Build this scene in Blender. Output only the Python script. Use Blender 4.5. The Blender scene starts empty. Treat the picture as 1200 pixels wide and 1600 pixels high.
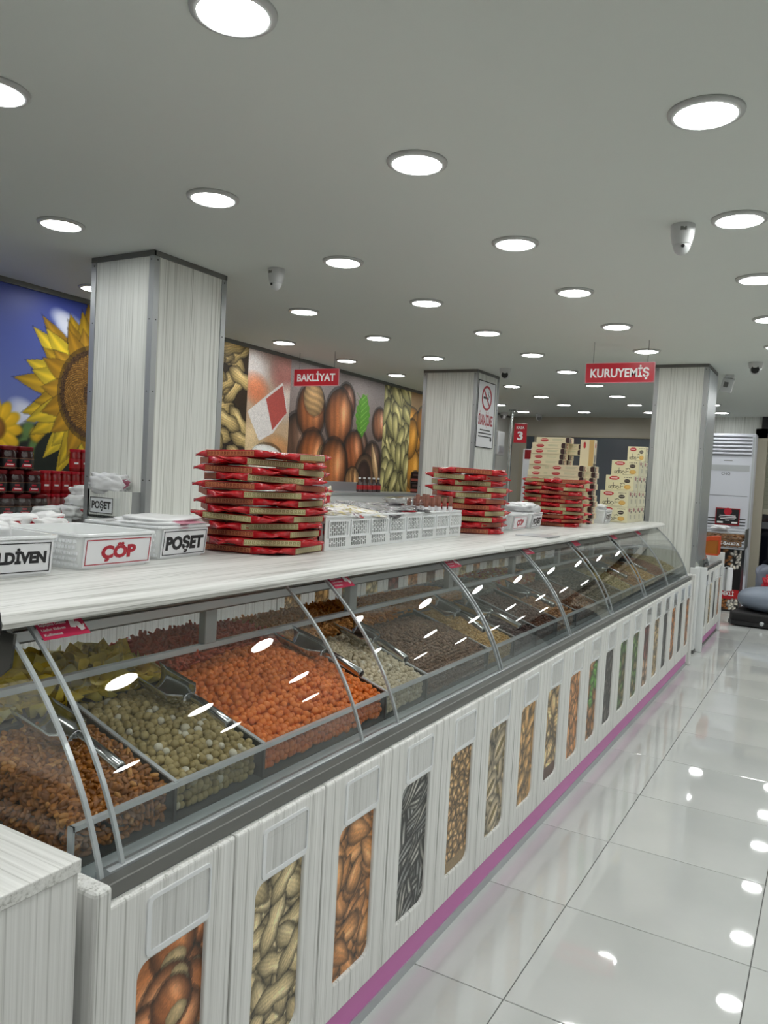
import bpy, bmesh, math, random
import numpy as np
from mathutils import Matrix, Vector
random.seed(7); RS = np.random.RandomState(11)
S = bpy.context.scene; COL = S.collection; PI = math.pi

# ------------------------------------------------------------------ camera, world, exposure
cam_d = bpy.data.cameras.new('camera'); cam = bpy.data.objects.new('camera', cam_d); COL.objects.link(cam)
YAW, PITCH, ROLL, FPX = 5.22483572e-01, -4.67935762e-02, 5.34442920e-02, 1222.99
cam_d.sensor_fit = 'VERTICAL'; cam_d.sensor_height = 36.0; cam_d.lens = FPX/1600*36.0
cam_d.clip_start = .02; cam_d.clip_end = 100
_f = Vector((-math.sin(YAW)*math.cos(PITCH), math.cos(YAW)*math.cos(PITCH), math.sin(PITCH)))
_r = Vector((math.cos(YAW), math.sin(YAW), 0)); _u = _r.cross(_f)
_r2 = _r*math.cos(ROLL)+_u*math.sin(ROLL); _u2 = -_r*math.sin(ROLL)+_u*math.cos(ROLL)
CAM = Vector((0, 0, 1.5))
cam.matrix_world = Matrix(((_r2.x, _u2.x, -_f.x, CAM.x), (_r2.y, _u2.y, -_f.y, CAM.y), (_r2.z, _u2.z, -_f.z, CAM.z), (0, 0, 0, 1)))
S.camera = cam
w = bpy.data.worlds.new('world'); S.world = w; w.use_nodes = True
w.node_tree.nodes['Background'].inputs[0].default_value = (.010, .012, .018, 1)
w.node_tree.nodes['Background'].inputs[1].default_value = 1.0
S.view_settings.view_transform = 'Standard'; S.view_settings.look = 'None'
S.view_settings.gamma = 1.0; S.view_settings.use_curve_mapping = False
S.view_settings.exposure = 0.0
LAMP = 40.5            # radiance of every downlight diffuser
S.cycles.sample_clamp_indirect = 4.0
S.cycles.transparent_max_bounces = 24
S.cycles.max_bounces = 10

# ------------------------------------------------------------------ helpers
def s2l(c): return tuple(((x/255.)/12.92 if x/255. <= .04045 else ((x/255.+.055)/1.055)**2.4) for x in c)
def C4(*c): return (*s2l(c), 1)

class MB:
    """collects simple solids, then links them as one mesh object"""
    def __init__(s, org=(0, 0, 0)): s.v = []; s.f = []; s.o = org
    def add(s, vs, fs):
        n = len(s.v); s.v += [tuple(p) for p in vs]; s.f += [tuple(i+n for i in q) for q in fs]; return s
    def box(s, x0, x1, y0, y1, z0, z1):
        return s.add([(x0,y0,z0),(x1,y0,z0),(x1,y1,z0),(x0,y1,z0),(x0,y0,z1),(x1,y0,z1),(x1,y1,z1),(x0,y1,z1)],
                     [(0,3,2,1),(4,5,6,7),(0,1,5,4),(1,2,6,5),(2,3,7,6),(3,0,4,7)])
    def lathe(s, prof, n=24, c=(0,0,0), axis='z', cap=True):
        vs = []
        for r, h in prof:
            for i in range(n):
                a = 2*PI*i/n; x, y = r*math.cos(a), r*math.sin(a)
                p = (x, y, h) if axis == 'z' else ((h, x, y) if axis == 'x' else (y, h, x))
                vs.append((c[0]+p[0], c[1]+p[1], c[2]+p[2]))
        fs = [(j*n+i, j*n+(i+1) % n, (j+1)*n+(i+1) % n, (j+1)*n+i) for j in range(len(prof)-1) for i in range(n)]
        if cap:
            fs.append(tuple(range(n-1, -1, -1))); m = (len(prof)-1)*n; fs.append(tuple(range(m, m+n)))
        return s.add(vs, fs)
    def tube(s, pts, r, n=8):
        pts = [Vector(p) for p in pts]; vs = []; rr = r if isinstance(r, (list, tuple)) else [r]*len(pts)
        for i, p in enumerate(pts):
            d = (pts[min(i+1, len(pts)-1)]-pts[max(i-1, 0)]).normalized()
            a = d.cross(Vector((0, 0, 1)))
            if a.length < .05: a = d.cross(Vector((1, 0, 0)))
            a.normalize(); b = d.cross(a)
            for k in range(n):
                t = 2*PI*k/n; vs.append(p+rr[i]*(a*math.cos(t)+b*math.sin(t)))
        fs = [(j*n+i, j*n+(i+1) % n, (j+1)*n+(i+1) % n, (j+1)*n+i) for j in range(len(pts)-1) for i in range(n)]
        fs.append(tuple(range(n-1, -1, -1))); m = (len(pts)-1)*n; fs.append(tuple(range(m, m+n)))
        return s.add(vs, fs)
    def prism(s, poly, d0, d1, axis='y'):
        """closed polygon (a,b) extruded along axis: y -> (a,d,b), x -> (d,a,b), z -> (a,b,d)"""
        n = len(poly)
        def P(a, b, d): return (a, d, b) if axis == 'y' else ((d, a, b) if axis == 'x' else (a, b, d))
        vs = [P(a, b, d0) for a, b in poly]+[P(a, b, d1) for a, b in poly]
        fs = [tuple(range(n-1, -1, -1)), tuple(range(n, 2*n))]+[(i, (i+1) % n, n+(i+1) % n, n+i) for i in range(n)]
        return s.add(vs, fs)
    def ring(s, outer, inner, d0, d1, axis='x'):
        """frame between two loops of equal length, extruded"""
        n = len(outer)
        def P(a, b, d): return (d, a, b) if axis == 'x' else ((a, d, b) if axis == 'y' else (a, b, d))
        vs = [P(a, b, d) for d in (d0, d1) for lp in (outer, inner) for a, b in lp]
        fs = []
        for i in range(n):
            j = (i+1) % n
            fs += [(i, j, n+j, n+i), (2*n+i, 3*n+i, 3*n+j, 2*n+j), (i, 2*n+i, 2*n+j, j), (n+i, n+j, 3*n+j, 3*n+i)]
        return s.add(vs, fs)
    def build(s, name, mat=None, parent=None, smooth=False, bevel=0, seg=2):
        me = bpy.data.meshes.new(name)
        o = s.o
        me.from_pydata([(p[0]-o[0], p[1]-o[1], p[2]-o[2]) for p in s.v], [], s.f)
        bm = bmesh.new(); bm.from_mesh(me); bmesh.ops.recalc_face_normals(bm, faces=bm.faces); bm.to_mesh(me); bm.free()
        if mat: me.materials.append(mat)
        ob = bpy.data.objects.new(name, me); COL.objects.link(ob)
        if parent: ob.parent = parent
        if smooth: me.polygons.foreach_set('use_smooth', [True]*len(me.polygons))
        if smooth == 'auto':
            me.polygons.foreach_set('use_smooth', [True]*len(me.polygons))
            e = ob.modifiers.new('edge', 'EDGE_SPLIT'); e.split_angle = math.radians(35)
        if bevel:
            b = ob.modifiers.new('bevel', 'BEVEL'); b.width = bevel; b.segments = seg; b.limit_method = 'ANGLE'; b.angle_limit = math.radians(40)
        return ob

def tag(o, label, cat, group=None, kind=None):
    o['label'] = label; o['category'] = cat
    if group: o['group'] = group
    if kind: o['kind'] = kind
    return o
def thing(name, label, cat, loc=(0, 0, 0), rz=0, group=None, kind=None):
    o = bpy.data.objects.new(name, None); COL.objects.link(o); o.location = loc; o.rotation_euler = (0, 0, rz)
    o.empty_display_size = .05
    return tag(o, label, cat, group, kind)
def struct(o, label, cat='room'):
    return tag(o, label, cat, None, 'structure')
def dup(root, loc=None, rz=None, label=None, group=None):
    r = root.copy(); COL.objects.link(r)
    if loc is not None: r.location = loc
    if rz is not None: r.rotation_euler = (0, 0, rz)
    if label: r['label'] = label
    if group: r['group'] = group
    for ch in list(root.children):
        c = ch.copy(); COL.objects.link(c); c.parent = r
        for g in list(ch.children):
            d = g.copy(); COL.objects.link(d); d.parent = c
    return r
def rrect(x0, x1, y0, y1, r, n=5):
    """rounded rectangle; r is one radius or four (bl, br, tr, tl)"""
    r = [r]*4 if not isinstance(r, (list, tuple)) else r
    out = []
    for (cx, cy, a0, q) in ((x0+r[0], y0+r[0], PI, r[0]), (x1-r[1], y0+r[1], 1.5*PI, r[1]), (x1-r[2], y1-r[2], 0, r[2]), (x0+r[3], y1-r[3], .5*PI, r[3])):
        for k in range(n):
            a = a0+k/(n-1)*PI/2; out.append((cx+q*math.cos(a), cy+q*math.sin(a)))
    return out
def frame_at(o, origin, ex, ey, parent=None):
    ex = Vector(ex).normalized(); ey = Vector(ey); ey = (ey-ex*ey.dot(ex)).normalized(); ez = ex.cross(ey)
    og = Vector(origin)
    o.matrix_local = Matrix(((ex.x, ey.x, ez.x, og.x), (ex.y, ey.y, ez.y, og.y), (ex.z, ey.z, ez.z, og.z), (0, 0, 0, 1)))
    return o
_E = {}
def _text_mesh(t, bold, cap=False):
    cu = bpy.data.curves.new('t', 'FONT'); cu.body = t; cu.size = 1; cu.offset = bold; cu.resolution_u = 3
    ob = bpy.data.objects.new('t', cu); me = bpy.data.meshes.new_from_object(ob)
    bpy.data.objects.remove(ob); bpy.data.curves.remove(cu); return me
def text(t, wdt, cap, origin, ex, ey, mat, parent=None, name='lettering', bold=.03):
    """lettering fitted to a width and a capital height, centred on origin"""
    me = _text_mesh(t, bold); n = len(me.vertices); co = np.empty(n*3); me.vertices.foreach_get('co', co); co = co.reshape(-1, 3)
    if bold not in _E:
        m2 = _text_mesh('E', bold); c2 = np.empty(len(m2.vertices)*3); m2.vertices.foreach_get('co', c2); c2 = c2.reshape(-1, 3)
        _E[bold] = (c2[:, 1].min(), c2[:, 1].max())
    lo, hi = _E[bold]; x0, x1 = co[:, 0].min(), co[:, 0].max()
    co[:, 0] = (co[:, 0]-(x0+x1)/2)*wdt/(x1-x0); co[:, 1] = (co[:, 1]-(lo+hi)/2)*cap/(hi-lo)
    me.vertices.foreach_set('co', co.ravel()); me.materials.clear(); me.materials.append(mat)
    o = bpy.data.objects.new(name, me); COL.objects.link(o)
    if parent: o.parent = parent
    return frame_at(o, origin, ex, ey)

# ------------------------------------------------------------------ materials
def mat(name, col, rough=.5, metal=0., spec=.5, coat=0., alpha=None):
    m = bpy.data.materials.new(name); m.use_nodes = True; b = m.node_tree.nodes['Principled BSDF']
    b.inputs['Base Color'].default_value = C4(*col); b.inputs['Roughness'].default_value = rough
    b.inputs['Metallic'].default_value = metal; b.inputs['Specular IOR Level'].default_value = spec
    b.inputs['Coat Weight'].default_value = coat
    return m
def N(m, t, **k):
    n = m.node_tree.nodes.new(t)
    for a, v in k.items(): setattr(n, a, v)
    return n
def lk(m, a, b): m.node_tree.links.new(a, b)
def noise_mat(name, c1, c2, scale=(10, 10, 10), rough=.5, metal=0, detail=4, lo=.35, hi=.65, bump=0, nscale=1., spec=.5, coat=0):
    m = mat(name, c1, rough, metal, spec, coat); b = m.node_tree.nodes['Principled BSDF']
    tc = N(m, 'ShaderNodeTexCoord'); mp = N(m, 'ShaderNodeMapping'); mp.inputs['Scale'].default_value = scale
    nz = N(m, 'ShaderNodeTexNoise'); nz.inputs['Detail'].default_value = detail; nz.inputs['Scale'].default_value = nscale
    cr = N(m, 'ShaderNodeValToRGB'); e = cr.color_ramp.elements
    e[0].position = lo; e[0].color = C4(*c1); e[1].position = hi; e[1].color = C4(*c2)
    lk(m, tc.outputs['Object'], mp.inputs[0]); lk(m, mp.outputs[0], nz.inputs['Vector']); lk(m, nz.outputs['Fac'], cr.inputs[0]); lk(m, cr.outputs[0], b.inputs['Base Color'])
    if bump:
        bp = N(m, 'ShaderNodeBump'); bp.inputs['Strength'].default_value = bump; bp.inputs['Distance'].default_value = .002
        lk(m, nz.outputs['Fac'], bp.inputs['Height']); lk(m, bp.outputs[0], b.inputs['Normal'])
    return m
def glass_mat(name, tint=(.93, .96, .95), refl=1.0, ior=1.45):
    m = bpy.data.materials.new(name); m.use_nodes = True; nt = m.node_tree; nt.nodes.clear()
    out = N(m, 'ShaderNodeOutputMaterial'); mx = N(m, 'ShaderNodeMixShader'); tr = N(m, 'ShaderNodeBsdfTransparent'); gl = N(m, 'ShaderNodeBsdfGlossy'); fr = N(m, 'ShaderNodeFresnel')
    tr.inputs[0].default_value = (*tint, 1); gl.inputs['Roughness'].default_value = .01; gl.inputs[0].default_value = (refl, refl, refl, 1); fr.inputs['IOR'].default_value = ior
    ge = N(m, 'ShaderNodeNewGeometry'); ml = N(m, 'ShaderNodeMath', operation='MULTIPLY_ADD'); ml.inputs[1].default_value = 1/ior-ior; ml.inputs[2].default_value = ior
    lk(m, ge.outputs['Backfacing'], ml.inputs[0]); lk(m, ml.outputs[0], fr.inputs['IOR'])   # the same reflectance on both faces of a thin sheet
    lk(m, fr.outputs[0], mx.inputs[0]); lk(m, tr.outputs[0], mx.inputs[1]); lk(m, gl.outputs[0], mx.inputs[2]); lk(m, mx.outputs[0], out.inputs[0])
    return m
def emit_mat(name, col, st):
    m = bpy.data.materials.new(name); m.use_nodes = True; b = m.node_tree.nodes['Principled BSDF']
    b.inputs['Base Color'].default_value = (.8, .8, .8, 1); b.inputs['Emission Color'].default_value = C4(*col); b.inputs['Emission Strength'].default_value = st
    return m
def print_mat(name, rough=.35, spec=.4):
    m = mat(name, (255, 255, 255), rough, 0, spec); a = N(m, 'ShaderNodeAttribute', attribute_name='Col')
    lk(m, a.outputs['Color'], m.node_tree.nodes['Principled BSDF'].inputs['Base Color']); return m
def food_mat(name, c1, c2, c3=None, rough=.45, spec=.4, bump=0, nscale=300):
    """colour differs from piece to piece: per-object random for single pieces, attribute nv for the joined ones"""
    m = mat(name, c1, rough, 0, spec); b = m.node_tree.nodes['Principled BSDF']
    a = N(m, 'ShaderNodeAttribute', attribute_name='nv'); oi = N(m, 'ShaderNodeObjectInfo')
    ad = N(m, 'ShaderNodeMath', operation='ADD'); fc = N(m, 'ShaderNodeMath', operation='FRACT'); cr = N(m, 'ShaderNodeValToRGB')
    lk(m, a.outputs['Fac'], ad.inputs[0]); lk(m, oi.outputs['Random'], ad.inputs[1]); lk(m, ad.outputs[0], fc.inputs[0]); lk(m, fc.outputs[0], cr.inputs[0])
    e = cr.color_ramp.elements; e[0].color = C4(*c1); e[1].color = C4(*c2); e[1].position = .9
    if c3: q = e.new(.96); q.color = C4(*c3)
    tc = N(m, 'ShaderNodeTexCoord'); nz = N(m, 'ShaderNodeTexNoise'); nz.inputs['Scale'].default_value = nscale; nz.inputs['Detail'].default_value = 2
    mx = N(m, 'ShaderNodeMixRGB', blend_type='MULTIPLY'); mx.inputs[0].default_value = .55
    lk(m, tc.outputs['Object'], nz.inputs['Vector']); lk(m, cr.outputs[0], mx.inputs[1]); 
    c4 = N(m, 'ShaderNodeValToRGB'); c4.color_ramp.elements[0].position = .3; c4.color_ramp.elements[0].color = (.45, .45, .45, 1); c4.color_ramp.elements[1].position = .6
    lk(m, nz.outputs['Fac'], c4.inputs[0]); lk(m, c4.outputs[0], mx.inputs[2]); lk(m, mx.outputs[0], b.inputs['Base Color'])
    if bump:
        bp = N(m, 'ShaderNodeBump'); bp.inputs['Strength'].default_value = bump; bp.inputs['Distance'].default_value = .001
        lk(m, nz.outputs['Fac'], bp.inputs['Height']); lk(m, bp.outputs[0], b.inputs['Normal'])
    return m

def wood(name, sc, tone=(0, 0, 0)):
    """whitewashed laminate: fine grey streaks along the axis with the small scale"""
    m = mat(name, (214, 213, 207), .38, 0, .45); b = m.node_tree.nodes['Principled BSDF']
    tc = N(m, 'ShaderNodeTexCoord'); mp = N(m, 'ShaderNodeMapping'); mp.inputs['Scale'].default_value = sc
    n1 = N(m, 'ShaderNodeTexNoise'); n1.inputs['Scale'].default_value = 1.; n1.inputs['Detail'].default_value = 3; n1.inputs['Roughness'].default_value = .6
    n2 = N(m, 'ShaderNodeTexNoise'); n2.inputs['Scale'].default_value = .28; n2.inputs['Detail'].default_value = 2
    lk(m, tc.outputs['Object'], mp.inputs[0]); lk(m, mp.outputs[0], n1.inputs['Vector']); lk(m, mp.outputs[0], n2.inputs['Vector'])
    cr = N(m, 'ShaderNodeValToRGB'); e = cr.color_ramp.elements
    d = [tuple(max(0, min(255, c+t)) for c, t in zip(k, tone)) for k in ((172, 172, 166), (216, 216, 212), (234, 234, 231))]
    e[0].position = .37; e[0].color = C4(*d[0]); e[1].position = .66; e[1].color = C4(*d[2]); q = e.new(.465); q.color = C4(*d[1])
    mx = N(m, 'ShaderNodeMath', operation='MULTIPLY_ADD'); mx.inputs[1].default_value = .35
    mm = N(m, 'ShaderNodeMath', operation='MULTIPLY'); mm.inputs[1].default_value = .65
    lk(m, n1.outputs['Fac'], mm.inputs[0]); lk(m, n2.outputs['Fac'], mx.inputs[0]); lk(m, mm.outputs[0], mx.inputs[2])
    lk(m, mx.outputs[0], cr.inputs[0]); lk(m, cr.outputs[0], b.inputs['Base Color'])
    return m
WOODZ = wood('white_wood_vertical', (190, 190, 1.6), (8, 8, 9)); WOODY = wood('white_wood_lengthwise', (150, 2.2, 150), (-8, -8, -8)); WOODX = wood('white_wood_crosswise', (2.2, 150, 150), (6, 6, 6))
WOODP = wood('grey_wood_vertical', (210, 210, 1.2), (4, 6, 4))
ALU = mat('satin_aluminium', (168, 171, 172), .4, .6)
ALUD = mat('grey_metal_profile', (118, 118, 115), .42, .6); ALUL = mat('pale_metal_profile', (190, 194, 197), .3, .6)
STEEL = noise_mat('polished_steel', (185, 187, 188), (205, 207, 208), (20, 20, 20), .14, 1.0)
DSTEEL = mat('dark_tray_steel', (88, 87, 84), .35, .7)
EDGE = mat('polished_glass_edge', (176, 182, 184), .2, .2); LIPE = mat('lip_rail_grey', (196, 200, 202), .25, .3)
GLASS = glass_mat('clear_glass', (.955, .968, .965)); GLASS2 = glass_mat('display_glass', (.962, .972, .970), .9, 1.45)
PLASTIC = glass_mat('clear_label_plate', (.985, .985, .987))
WHITEP = mat('white_plastic', (226, 228, 228), .35); WHITEG = mat('white_gloss', (236, 238, 240), .15)
FILMW = mat('thin_white_film', (222, 223, 224), .25); BLACK = mat('black', (22, 22, 24), .35); BLACKM = mat('black_matte', (28, 27, 28), .7)
RED = mat('sign_red', (186, 28, 46), .3); DRED = mat('dark_red', (150, 20, 30), .35); MAG = mat('magenta_kick', (206, 112, 182), .3)
PAPER = mat('paper_white', (232, 233, 236), .45); INK = mat('ink_black', (24, 24, 28), .5); INKR = mat('ink_red', (172, 30, 48), .5); WHITEI = mat('ink_white', (240, 240, 240), .5)
PRINT = print_mat('print_gloss', .3); PRINTM = print_mat('print_wall', .45, .3)
CREAM = mat('cream_wall', (204, 204, 198), .7); CEILM = mat('ceiling_white', (220, 225, 219), .85, 0, .2)

# ------------------------------------------------------------------ painted prints (numpy -> vertex colours)
class Cv:
    def __init__(s, w, h, bg=(40, 30, 25)): s.w, s.h = w, h; s.a = np.ones((h, w, 3))*np.array(bg)/255.
    def grad(s, top, bot):
        t = np.linspace(0, 1, s.h)[:, None, None]; s.a = np.ones_like(s.a)*((1-t)*np.array(top)+t*np.array(bot))/255.; return s
    def win(s, cx, cy, R):
        x0, x1 = int(max(0, cx-R)), int(min(s.w, cx+R+1)); y0, y1 = int(max(0, cy-R)), int(min(s.h, cy+R+1))
        if x0 >= x1 or y0 >= y1: return None
        Y, X = np.mgrid[y0:y1, x0:x1]; return x0, x1, y0, y1, X-cx, Y-cy
    def blob(s, cx, cy, a, b, ang, col, kind='e', edge=.55, hi=.35, stripe=0, sf=9, soft=0, col2=None, shadow=.6, alpha=1.):
        R = max(a, b)*1.25+2; q = s.win(cx, cy, R)
        if q is None: return s
        x0, x1, y0, y1, X, Y = q; c, sn = math.cos(ang), math.sin(ang)
        U = (X*c+Y*sn)/a; V = (-X*sn+Y*c)/b
        if kind == 'a': V = V/np.clip(.92-.42*U, .15, 2)
        elif kind == 'p': V = V/(.72+.28*np.sin(PI*np.clip(U, -1, 1))**2)
        elif kind == 't': V = V/np.clip(.95*np.sqrt(np.clip(1-U, 0, 2)/2)+.05, .08, 2)
        elif kind == 'l': V = V/np.clip(1.-U*U*.75, .1, 1)
        r2 = U*U+V*V; reg = s.a[y0:y1, x0:x1]
        if shadow < 1:
            m = (r2 < 1.22)[..., None]; reg[...] = np.where(m, reg*shadow, reg)
        sh = 1-edge*np.clip(r2, 0, 1)**1.5
        base = np.array(col)/255.
        if col2 is not None: t = np.clip(U*.5+.5, 0, 1)[..., None]; base = base*(1-t)+np.array(col2)/255.*t
        pc = base*sh[..., None]
        if stripe: pc = pc*(1+stripe*np.sin(V*sf+1.3*np.sin(U*3)))[..., None]
        hx = (U+.25)**2/.35+(V+.35)**2/.12
        pc = pc+hi*np.exp(-hx*1.2)[..., None]*(.6+.4*base)
        if soft: m = np.clip((1-r2)/soft, 0, 1)[..., None]*alpha
        else: m = (r2 < 1)[..., None]*alpha
        reg[...] = reg*(1-m)+pc*m
        return s
    def poly(s, pts, col, soft=0):
        P = np.array(pts, float); x0, y0 = np.floor(P.min(0)).astype(int); x1, y1 = np.ceil(P.max(0)).astype(int)+1
        x0, y0, x1, y1 = max(0, x0), max(0, y0), min(s.w, x1), min(s.h, y1)
        if x0 >= x1 or y0 >= y1: return s
        Y, X = np.mgrid[y0:y1, x0:x1]; ins = np.zeros(X.shape, bool); n = len(P)
        for i in range(n):
            (ax, ay), (bx, by) = P[i], P[(i+1) % n]
            if ay == by: continue
            k = ((ay > Y) != (by > Y)) & (X < (bx-ax)*(Y-ay)/(by-ay)+ax); ins ^= k
        s.a[y0:y1, x0:x1][ins] = np.array(col)/255.; return s
    def rect(s, x0, x1, y0, y1, col): s.a[int(y0):int(y1), int(x0):int(x1)] = np.array(col)/255.; return s
    def grain(s, k): s.a = np.clip(s.a*(1+k*RS.randn(s.h, s.w, 1)), 0, 1); return s
def grid(name, cv, origin, ex, ey, mt, parent=None, poly=None):
    """flat print: canvas stretched over origin + u*ex - v*ey, origin at its top-left"""
    h, wd = cv.a.shape[:2]; ex = np.array(ex, float); ey = np.array(ey, float); o = np.array(origin, float)
    u = np.linspace(0, 1, wd)[None, :, None]; v = np.linspace(0, 1, h)[:, None, None]
    co = (o+u*ex-v*ey).reshape(-1, 3)
    idx = np.arange(h*wd).reshape(h, wd); f = np.stack([idx[1:, :-1], idx[1:, 1:], idx[:-1, 1:], idx[:-1, :-1]], -1).reshape(-1, 4)
    me = bpy.data.meshes.new(name); me.vertices.add(len(co)); me.vertices.foreach_set('co', co.ravel())
    me.loops.add(f.size); me.loops.foreach_set('vertex_index', f.ravel().astype(np.int32)); me.polygons.add(len(f)); me.polygons.foreach_set('loop_start', np.arange(0, f.size, 4, dtype=np.int32))
    me.update(); a = np.clip(cv.a, 0, 1); lin = np.where(a <= .04045, a/12.92, ((a+.055)/1.055)**2.4)
    at = me.attributes.new('Col', 'FLOAT_COLOR', 'POINT'); at.data.foreach_set('color', np.concatenate([lin, np.ones((h, wd, 1))], -1).astype(np.float32).ravel())
    me.materials.append(mt); ob = bpy.data.objects.new(name, me); COL.objects.link(ob)
    if parent: ob.parent = parent
    return ob
def pile(cv, n, fn):
    for i in range(n): fn(RS.uniform(-.05, 1.05)*cv.w, RS.uniform(-.05, 1.05)*cv.h, RS.uniform(0, 2*PI), RS.uniform(.85, 1.15))
    return cv
def jit(c, k=14): d = RS.uniform(-k, k); return tuple(np.clip(np.array(c)+d*np.array([1, .9, .7]), 0, 255))
def nut_canvas(kind, w=30, h=150):
    cv = Cv(w, h, (46, 34, 26)); u = w/30.
    if kind == 'hazelnut':
        def f(x, y, a, k):
            cv.blob(x, y, 10.5*k*u, 9.4*k*u, a, jit((186, 112, 62)), 'e', .6, .35, .05, 14)
            cv.blob(x+6*k*u*math.cos(a), y+6*k*u*math.sin(a), 3.9*k*u, 5.4*k*u, a, (206, 180, 132), 'e', .3, .1, shadow=.85)
        pile(cv, 60, f)
    elif kind == 'peanut':
        pile(cv, 90, lambda x, y, a, k: cv.blob(x, y, 11*k*u, 5*k*u, a*.5+.6, jit((222, 200, 152)), 'p', .5, .2, .08, 20))
    elif kind == 'almond':
        pile(cv, 90, lambda x, y, a, k: cv.blob(x, y, 8.8*k*u, 5.4*k*u, a, jit((214, 148, 90)), 'a', .5, .2, .06, 14))
    elif kind == 'sunflower':
        cv.rect(0, w, 0, h, (26, 26, 26))
        pile(cv, 110, lambda x, y, a, k: cv.blob(x, y, 13*k*u, 4.6*k*u, a*.35+1.1, jit((104, 104, 100)), 'a', .5, .2, .75, 9))
    elif kind == 'coffee':
        pile(cv, 420, lambda x, y, a, k: cv.blob(x, y, 3.4*k*u, 2.8*k*u, a, jit((186, 146, 94)), 'e', .6, .4))
        cv.rect(0, w, h*.9, h, (150, 126, 92))
    elif kind == 'pistachio':
        def f(x, y, a, k):
            cv.blob(x, y, 11.5*k*u, 7*k*u, a, jit((226, 206, 170)), 'e', .5, .2); cv.blob(x, y, 8*k*u, 2*k*u, a+.2, (128, 110, 62), 'e', .4, .1, shadow=.8)
        pile(cv, 80, f)
    elif kind == 'cashew':
        pile(cv, 90, lambda x, y, a, k: cv.blob(x, y, 12*k*u, 5.4*k*u, a*.3+1., jit((216, 168, 104)), 'p', .55, .25))
    elif kind == 'walnut':
        pile(cv, 90, lambda x, y, a, k: cv.blob(x, y, 10*k*u, 6.4*k*u, a, jit((216, 180, 126), 30), 'e', .6, .25, .2, 14))
        cv.rect(0, w, h*.86, h, (92, 62, 52))
    elif kind == 'green':
        pile(cv, 60, lambda x, y, a, k: cv.blob(x, y, 7*k*u, 5*k*u, a, jit((176, 122, 70), 25), 'e', .6, .25))
        for i in range(7): cv.blob(RS.uniform(.2, .9)*w, h*(.1+.07*i), 8*u, 5*u, RS.uniform(0, 3), (96, 150, 60), 'l', .5, .2, .15, 10)
    elif kind == 'dark':
        pile(cv, 80, lambda x, y, a, k: cv.blob(x, y, 8*k*u, 5*k*u, a, jit((74, 68, 66), 25), 'e', .6, .3))
    elif kind == 'green2':
        pile(cv, 70, lambda x, y, a, k: cv.blob(x, y, 7*k*u, 5*k*u, a, jit((120, 108, 66) if RS.rand() < .5 else (86, 120, 56), 25), 'e', .6, .3))
    elif kind == 'red':
        pile(cv, 70, lambda x, y, a, k: cv.blob(x, y, 7*k*u, 5*k*u, a, jit((120, 56, 48) if y < h*.6 else (186, 150, 120), 25), 'e', .6, .3))
    elif kind == 'tan':
        pile(cv, 80, lambda x, y, a, k: cv.blob(x, y, 8*k*u, 4.5*k*u, a, jit((186, 158, 110), 25), 'a', .6, .25, .15, 10))
    elif kind == 'orange':
        pile(cv, 80, lambda x, y, a, k: cv.blob(x, y, 8*k*u, 4.5*k*u, a, jit((190, 120, 60), 25), 'a', .6, .25, .1, 10))
    return cv.grain(.05)

# ------------------------------------------------------------------ room shell
ZC = 2.68; ORD = ['first', 'second', 'third', 'fourth', 'fifth', 'sixth', 'seventh', 'eighth', 'ninth', 'tenth', 'eleventh', 'twelfth', 'thirteenth', 'fourteenth', 'fifteenth', 'sixteenth', 'seventeenth', 'eighteenth', 'nineteenth', 'twentieth']
XR, YN, YF = 2.75, -2.6, 13.42
fl = MB().box(-5.6, XR, YN, YF+.3, -.08, -.004).build('floor', mat('grout_grey', (84, 84, 82), .8)); struct(fl, 'glossy white tiled shop floor with thin dark joints', 'floor')
TILE = noise_mat('polished_porcelain', (194, 197, 195), (210, 212, 210), (.9, .9, .9), .03, 0, 6, .3, .7, 0, 1.6, .8)
TILE.node_tree.nodes['Principled BSDF'].inputs['IOR'].default_value = 1.75
tm = MB().box(-.2995, .2995, -.3008, .3008, -.012, 0)
t0 = None
for i in range(-1, 6):
    for j in range(-2, 19):
        if t0 is None: t0 = tm.build('floor_tile', TILE, fl, bevel=.0012, seg=1); o = t0
        else: o = t0.copy(); COL.objects.link(o)
        o.location = (-.4345+.602*i, 2.425+.6055*j, 0)
ce = MB().box(-5.7, XR, YN, YF+.3, ZC, ZC+.1).build('ceiling', CEILM); struct(ce, 'flat off-white plasterboard ceiling dotted with downlights', 'ceiling')
def wx(y): return -4.88-.029*(y-3.23)
WD = Vector((-.029, 1, 0)).normalized()
wl = MB().prism([(wx(YN)-.012, YN), (wx(YF+.3)-.012, YF+.3), (wx(YF+.3)-.2, YF+.3), (wx(YN)-.2, YN)], 0, ZC, 'z').build('wall_left', CREAM); struct(wl, 'long side wall covered with printed nut and sunflower murals', 'wall')
wr = MB().box(XR, XR+.15, YN, YF+.3, 0, ZC).build('wall_right', mat('pale_wall', (214, 214, 210), .7)); struct(wr, 'plain cream side wall across the aisle', 'wall')
wn = MB().box(-5.7, XR, YN-.15, YN, 0, ZC).build('wall_near', CREAM); struct(wn, 'plain cream wall behind the photographer', 'wall')
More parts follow.
